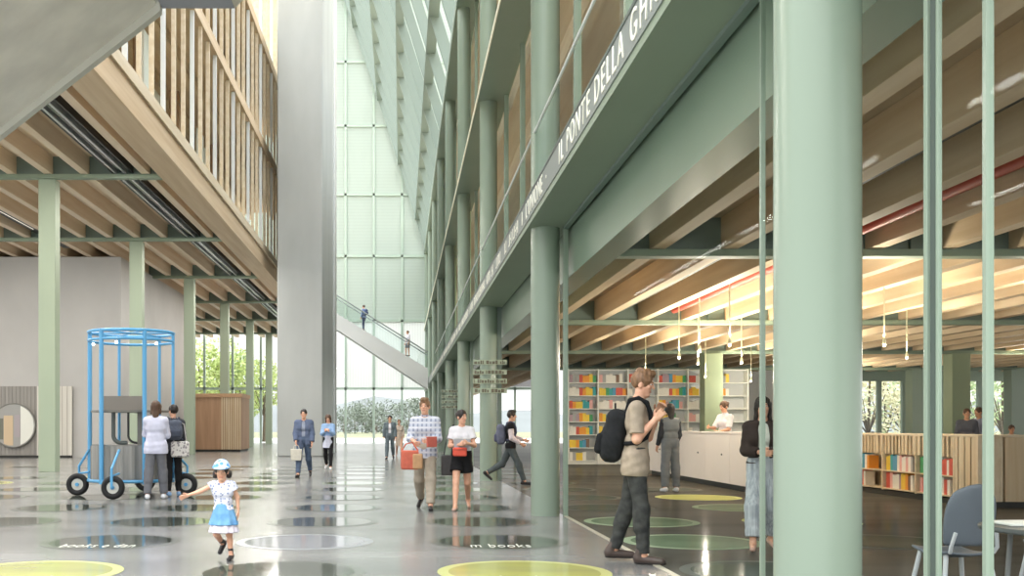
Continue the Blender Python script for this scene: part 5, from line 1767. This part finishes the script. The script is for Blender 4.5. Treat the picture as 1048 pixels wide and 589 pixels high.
# low slatted bookcase
lb = thing('low_bookcase', 'low slatted timber bookcase near the chairs', 'bookcase', (9.5, 17, 0))
LX = 9.29
LY0, LY1 = 16.5, 24.6
MB().box(LX + 0.36, LX + 0.40, LY0, LY1, 0.1, 1.14).build('back_panel', WOOD_L, lb)
MB().box(LX, LX + 0.8, LY0, LY1, 1.145, 1.18).build('top', WOOD_L, lb)
MB().box(LX + 0.04, LX + 0.76, LY0 + 0.02, LY1, 0, 0.095).build('plinth', DARK, lb)
DV = [LY0, 17.22, 18.5, 19.78, 21.05, 22.65, LY1 - 0.04]
for y in DV:
    MB().box(LX, LX + 0.355, y, y + 0.04, 0.1, 1.14).build('divider', WOOD_L, lb)
for a, b_ in zip(DV[1:-1], DV[2:]):
    for z in (0.12, 0.46):
        MB().box(LX + 0.004, LX + 0.35, a + 0.042, b_ - 0.002, z, z + 0.022).build('shelf', WOOD_L, lb)
    m_ = MB()
    y = a + 0.06
    while y < b_ - 0.08:
        m_.box(LX + 0.005, LX + 0.03, y, y + random.choice((0.06, 0.08, 0.1)), 0.80, 1.14)
        y += 0.135
    m_.build('slats', WOOD_V, lb)
m_ = MB()
y = LY0 + 0.05
while y < DV[1] - 0.05:
    m_.box(LX + 0.005, LX + 0.03, y, y + 0.15, 0.12, 1.14)
    y += 0.19
m_.build('slats', WOOD_V, lb)
m_ = MB().box(LX + 0.44, LX + 0.76, LY0, LY1, 0.1, 1.14)
m_.build('rear_case', WOOD_V, lb)
random.seed(4)
lowrows = [(0.482, 'upper', [(1, 'green green blue yellow orange white pink white white red red white red'), (2, 'yellow yellow teal blue blue white pink white white pink white grey'), (3, 'yellow green teal blue white orange'), (4, 'white orange teal white'), (5, 'red white white')]),
           (0.142, 'lower', [(1, 'pink red white white mauve orange white yellow white red white'), (2, 'red red pink white white white mauve yellow yellow orange brown white'), (3, 'white yellow red white'), (4, 'red white'), (5, 'white blue')])]
for z, nm, cells in lowrows:
    for ci, cell in cells:
        y = DV[ci + 1] - 0.05
        for q_, c_ in enumerate(cell.split()):
            th = random.choice((0.07, 0.085, 0.1))
            if y - th < DV[ci] + 0.06:
                break
            book(c_, th, random.choice((0.26, 0.28, 0.30)), (LX + 0.05, y, z), -PI / 2, '%s book, %s from left, %s shelf, %s bay of low slatted bookcase' % (c_, ORD[q_], nm, ORD[5 - ci]), 'books in the low slatted bookcase')
            y -= th + 0.004

# ---------------------------------------------------------------- chairs and tables
SHELL = mat('slate_grey_shell', (104, 112, 122), 0.5, 0.06, (4, 4, 4))
PALEG = mat('pale_grey_tube', (196, 200, 204), 0.35)


def shell_chair(label, x, Y, rz, m1, m2, group=None, hb=0.94, hw=0.225):
    t = thing('shell_chair', label, 'chair', (x, Y, 0), group, rz)
    local(t)
    # back: a curved rounded shell at local -y side, seat in front (+y)
    NU, NV = 12, 8
    for nm, fn in (('backrest', lambda u, v: (u * (hw - 0.05 * max(0, v - .6) ** 2 * 6) * (1 - 0.25 * max(0, 0.35 - v)), -0.20 - 0.07 * v + 0.06 * u * u, 0.50 + (hb - 0.50) * v - 0.05 * u * u * v)),
                   ('seat', lambda u, v: (u * hw * (1 - 0.12 * v), -0.19 + 0.42 * v, 0.46 - 0.03 * math.sin(v * PI) + 0.02 * u * u))):
        vs, fs = [], []
        for i in range(NU + 1):
            for j in range(NV + 1):
                vs.append(fn(-1 + 2 * i / NU, j / NV))
        for i in range(NU):
            for j in range(NV):
                a = i * (NV + 1) + j
                fs.append((a, a + 1, a + NV + 2, a + NV + 1))
        o_ = MB().add(vs, fs).build(nm, m1, t, smooth=True)
        md = o_.modifiers.new('thick', 'SOLIDIFY'); md.thickness = 0.022
        md = o_.modifiers.new('sub', 'SUBSURF'); md.levels = 1; md.render_levels = 1
    MB().tube([(hw - .035, -0.19, 0.46), (hw - .025, -0.215, 0.5), (hw - .045, -0.235, 0.6)], 0.013, 6).build('back_stay', m2, t, smooth=True)
    MB().tube([(.035 - hw, -0.19, 0.46), (.025 - hw, -0.215, 0.5), (.045 - hw, -0.235, 0.6)], 0.013, 6).build('back_stay', m2, t, smooth=True)
    for sx in (-1, 1):
        for sy in (-1, 1):
            MB().tube([(sx * 0.15, sy * 0.14, 0.445), (sx * 0.22, sy * 0.21, 0.0)], 0.016, 8).build('leg', m2, t, smooth=True)
    return t


def table(label, x0, x1, y0, y1, mt, ml, ht=0.74, cat='table'):
    t = thing('table', label, cat, ((x0 + x1) / 2, (y0 + y1) / 2, 0))
    MB().box(x0, x1, y0, y1, ht - 0.03, ht).build('tabletop', mt, t, bevel=0.004)
    for a in (x0 + 0.06, x1 - 0.06):
        for b_ in (y0 + 0.06, y1 - 0.06):
            MB().box(a - 0.016, a + 0.016, b_ - 0.016, b_ + 0.016, 0, ht - 0.032).build('leg', ml, t)
    return t


shell_chair('slate grey shell chair seen from behind, between the two slim mullions at right', 3.80, 7.05, D2R(6), SHELL, PALEG, 'slate shell chairs', 0.925, 0.19)
shell_chair('slate grey shell chair cut off by the right edge of the view', 4.72, 7.35, D2R(-14), SHELL, PALEG, 'slate shell chairs', 0.925, 0.19)
rt_ = thing('table', 'round dark topped table with thin legs beside the grey shell chairs', 'table', (3.75, 5.8, 0))
MB().lathe([(0.42, 0.71), (0.425, 0.72), (0.425, 0.735), (0.42, 0.74)], 3.75, 5.8, 48).build('tabletop', mat('dark_grey_tabletop', (84, 88, 88), 0.35), rt_)
for k in range(4):
    a_ = PI / 2 * k
    MB().tube([(3.75 + 0.3 * math.cos(a_), 5.8 + 0.3 * math.sin(a_), 0.71), (3.75 + 0.35 * math.cos(a_), 5.8 + 0.35 * math.sin(a_), 0)], 0.014, 8).build('leg', mat('grey_leg', (110, 112, 112), 0.4), rt_, smooth=True)
o = MB().box(3.44, 3.76, 5.78, 6.02, 0.742, 0.756).build('notebook', WHITE, None, (3.6, 5.9, 0.742), bevel=0.003)
tag(o, 'white pad lying on the dark table by the grey shell chairs', 'notebook')
table('far white table by the garden windows', 16.6, 18.8, 29.2, 30.0, WHITE, PALEG)
for x, Y, rz, lab in ((15.9, 27.0, 10, 'dark chair with white legs, nearest the far white table'), (17.4, 28.55, 0, 'dark chair tucked at the front of the far white table'), (19.6, 29.4, 90, 'dark chair at the right end of the far white table'), (17.85, 30.62, 180, 'dark chair under the seated person at the far white table')):
    shell_chair(lab, x, Y, D2R(rz), mat('dark_shell', (70, 74, 78), 0.5), mat('white_chair_leg', (226, 228, 230), 0.4), 'dark chairs with white legs', hb=0.86)
o = MB().box(17.3, 17.75, 29.45, 29.75, 0.742, 0.762).build('laptop', mat('laptop_grey', (120, 122, 124), 0.4), None, (17.5, 29.6, 0.742))
tag(o, 'grey closed laptop on the far white table', 'laptop')

# ================================================================ trees
BARK = mat('tree_bark', (110, 96, 80), 0.9, 0.2, (8, 8, 2))


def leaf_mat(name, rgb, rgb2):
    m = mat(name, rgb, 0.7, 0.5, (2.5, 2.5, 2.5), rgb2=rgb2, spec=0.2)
    return m


LEAF_Y = leaf_mat('leaves_yellow_green', (206, 214, 150), (170, 186, 116))
LEAF_G = leaf_mat('leaves_green', (182, 198, 150), (150, 172, 124))
LEAF_P = leaf_mat('leaves_pale', (226, 218, 188), (204, 202, 164))


def tree(label, x, Y, h, r, lm, n=1500, seed=0, trunk=0.35, group='trees outside', z0=0.0, lf=1.0):
    rnd = random.Random(seed)
    t = thing('tree', label, 'tree', (x, Y, z0 - 0.02), group)
    m_ = MB()
    top = (x + rnd.uniform(-.2, .2), Y, z0 + h * 0.75)
    m_.tube([(x, Y, z0 - 0.02), (x + 0.05, Y, z0 + h * 0.25), top], 0.1, 8, radii=[0.02 * h, 0.015 * h, 0.006 * h])
    cl = []
    for i in range(9):
        a = 2 * PI * i / 9 + rnd.uniform(-.3, .3)
        zz = z0 + h * rnd.uniform(trunk, 0.85)
        e = (x + r * 0.6 * math.cos(a), Y + r * 0.6 * math.sin(a), zz)
        m_.tube([(x + 0.03, Y, z0 + h * trunk * 0.8 + 0.02 * i), e], 0.03, 5, radii=[0.008 * h, 0.003 * h])
        cl.append((e, r * rnd.uniform(.40, .6)))
    cl.append(((x, Y, z0 + h * 0.82), r * 0.6))
    m_.build('trunk', BARK, t, smooth=True)
    lv = MB()
    sz = 0.045 * h * 0.55 * lf
    for i in range(n):
        c_, rr = cl[rnd.randrange(len(cl))]
        d = Vector((rnd.gauss(0, 1), rnd.gauss(0, 1), rnd.gauss(0, 1))).normalized() * rr * rnd.uniform(.5, 1) ** 0.5
        p = Vector(c_) + d
        u = Vector((rnd.gauss(0, 1), rnd.gauss(0, 1), rnd.gauss(0, 1))).normalized()
        v = u.orthogonal().normalized()
        s_ = sz * rnd.uniform(.6, 1.2)
        lv.add([p - u * s_, p + v * s_ * .5, p + u * s_, p - v * s_ * .5], [(0, 1, 2, 3)])
    me_o = lv.build('foliage', lm, t)
    return t


for i, (px, Y, h, r, lm) in enumerate(((205, 93, 9.5, 2.6, LEAF_Y), (225, 96, 10.5, 3.0, LEAF_Y), (246, 99, 9.0, 2.6, LEAF_G), (270, 95, 8.0, 2.2, LEAF_Y))):
    tree('%s tree outside the rear glass, %s from left between the square columns' % ('yellow-green' if lm is LEAF_Y else 'green', ORD[i]), gx(px, Y), Y, h, r, lm, 1500, i + 1)
for i, (px, Y, h, r, lm) in enumerate(((888, 60, 6.5, 2.2, LEAF_P), (906, 66, 6.0, 2.0, LEAF_G), (926, 62, 7.0, 2.2, LEAF_P), (952, 64, 6.5, 2.2, LEAF_G), (1000, 66, 6.5, 2.2, LEAF_P), (1026, 60, 7.0, 2.2, LEAF_G), (1044, 66, 7.5, 2.3, LEAF_P))):
    tree('%s tree outside the library windows, %s from left' % ('pale autumn' if lm is LEAF_P else 'soft green', ORD[i]), gx(px, Y), Y, h, r, lm, 1300, i + 20, trunk=0.15)
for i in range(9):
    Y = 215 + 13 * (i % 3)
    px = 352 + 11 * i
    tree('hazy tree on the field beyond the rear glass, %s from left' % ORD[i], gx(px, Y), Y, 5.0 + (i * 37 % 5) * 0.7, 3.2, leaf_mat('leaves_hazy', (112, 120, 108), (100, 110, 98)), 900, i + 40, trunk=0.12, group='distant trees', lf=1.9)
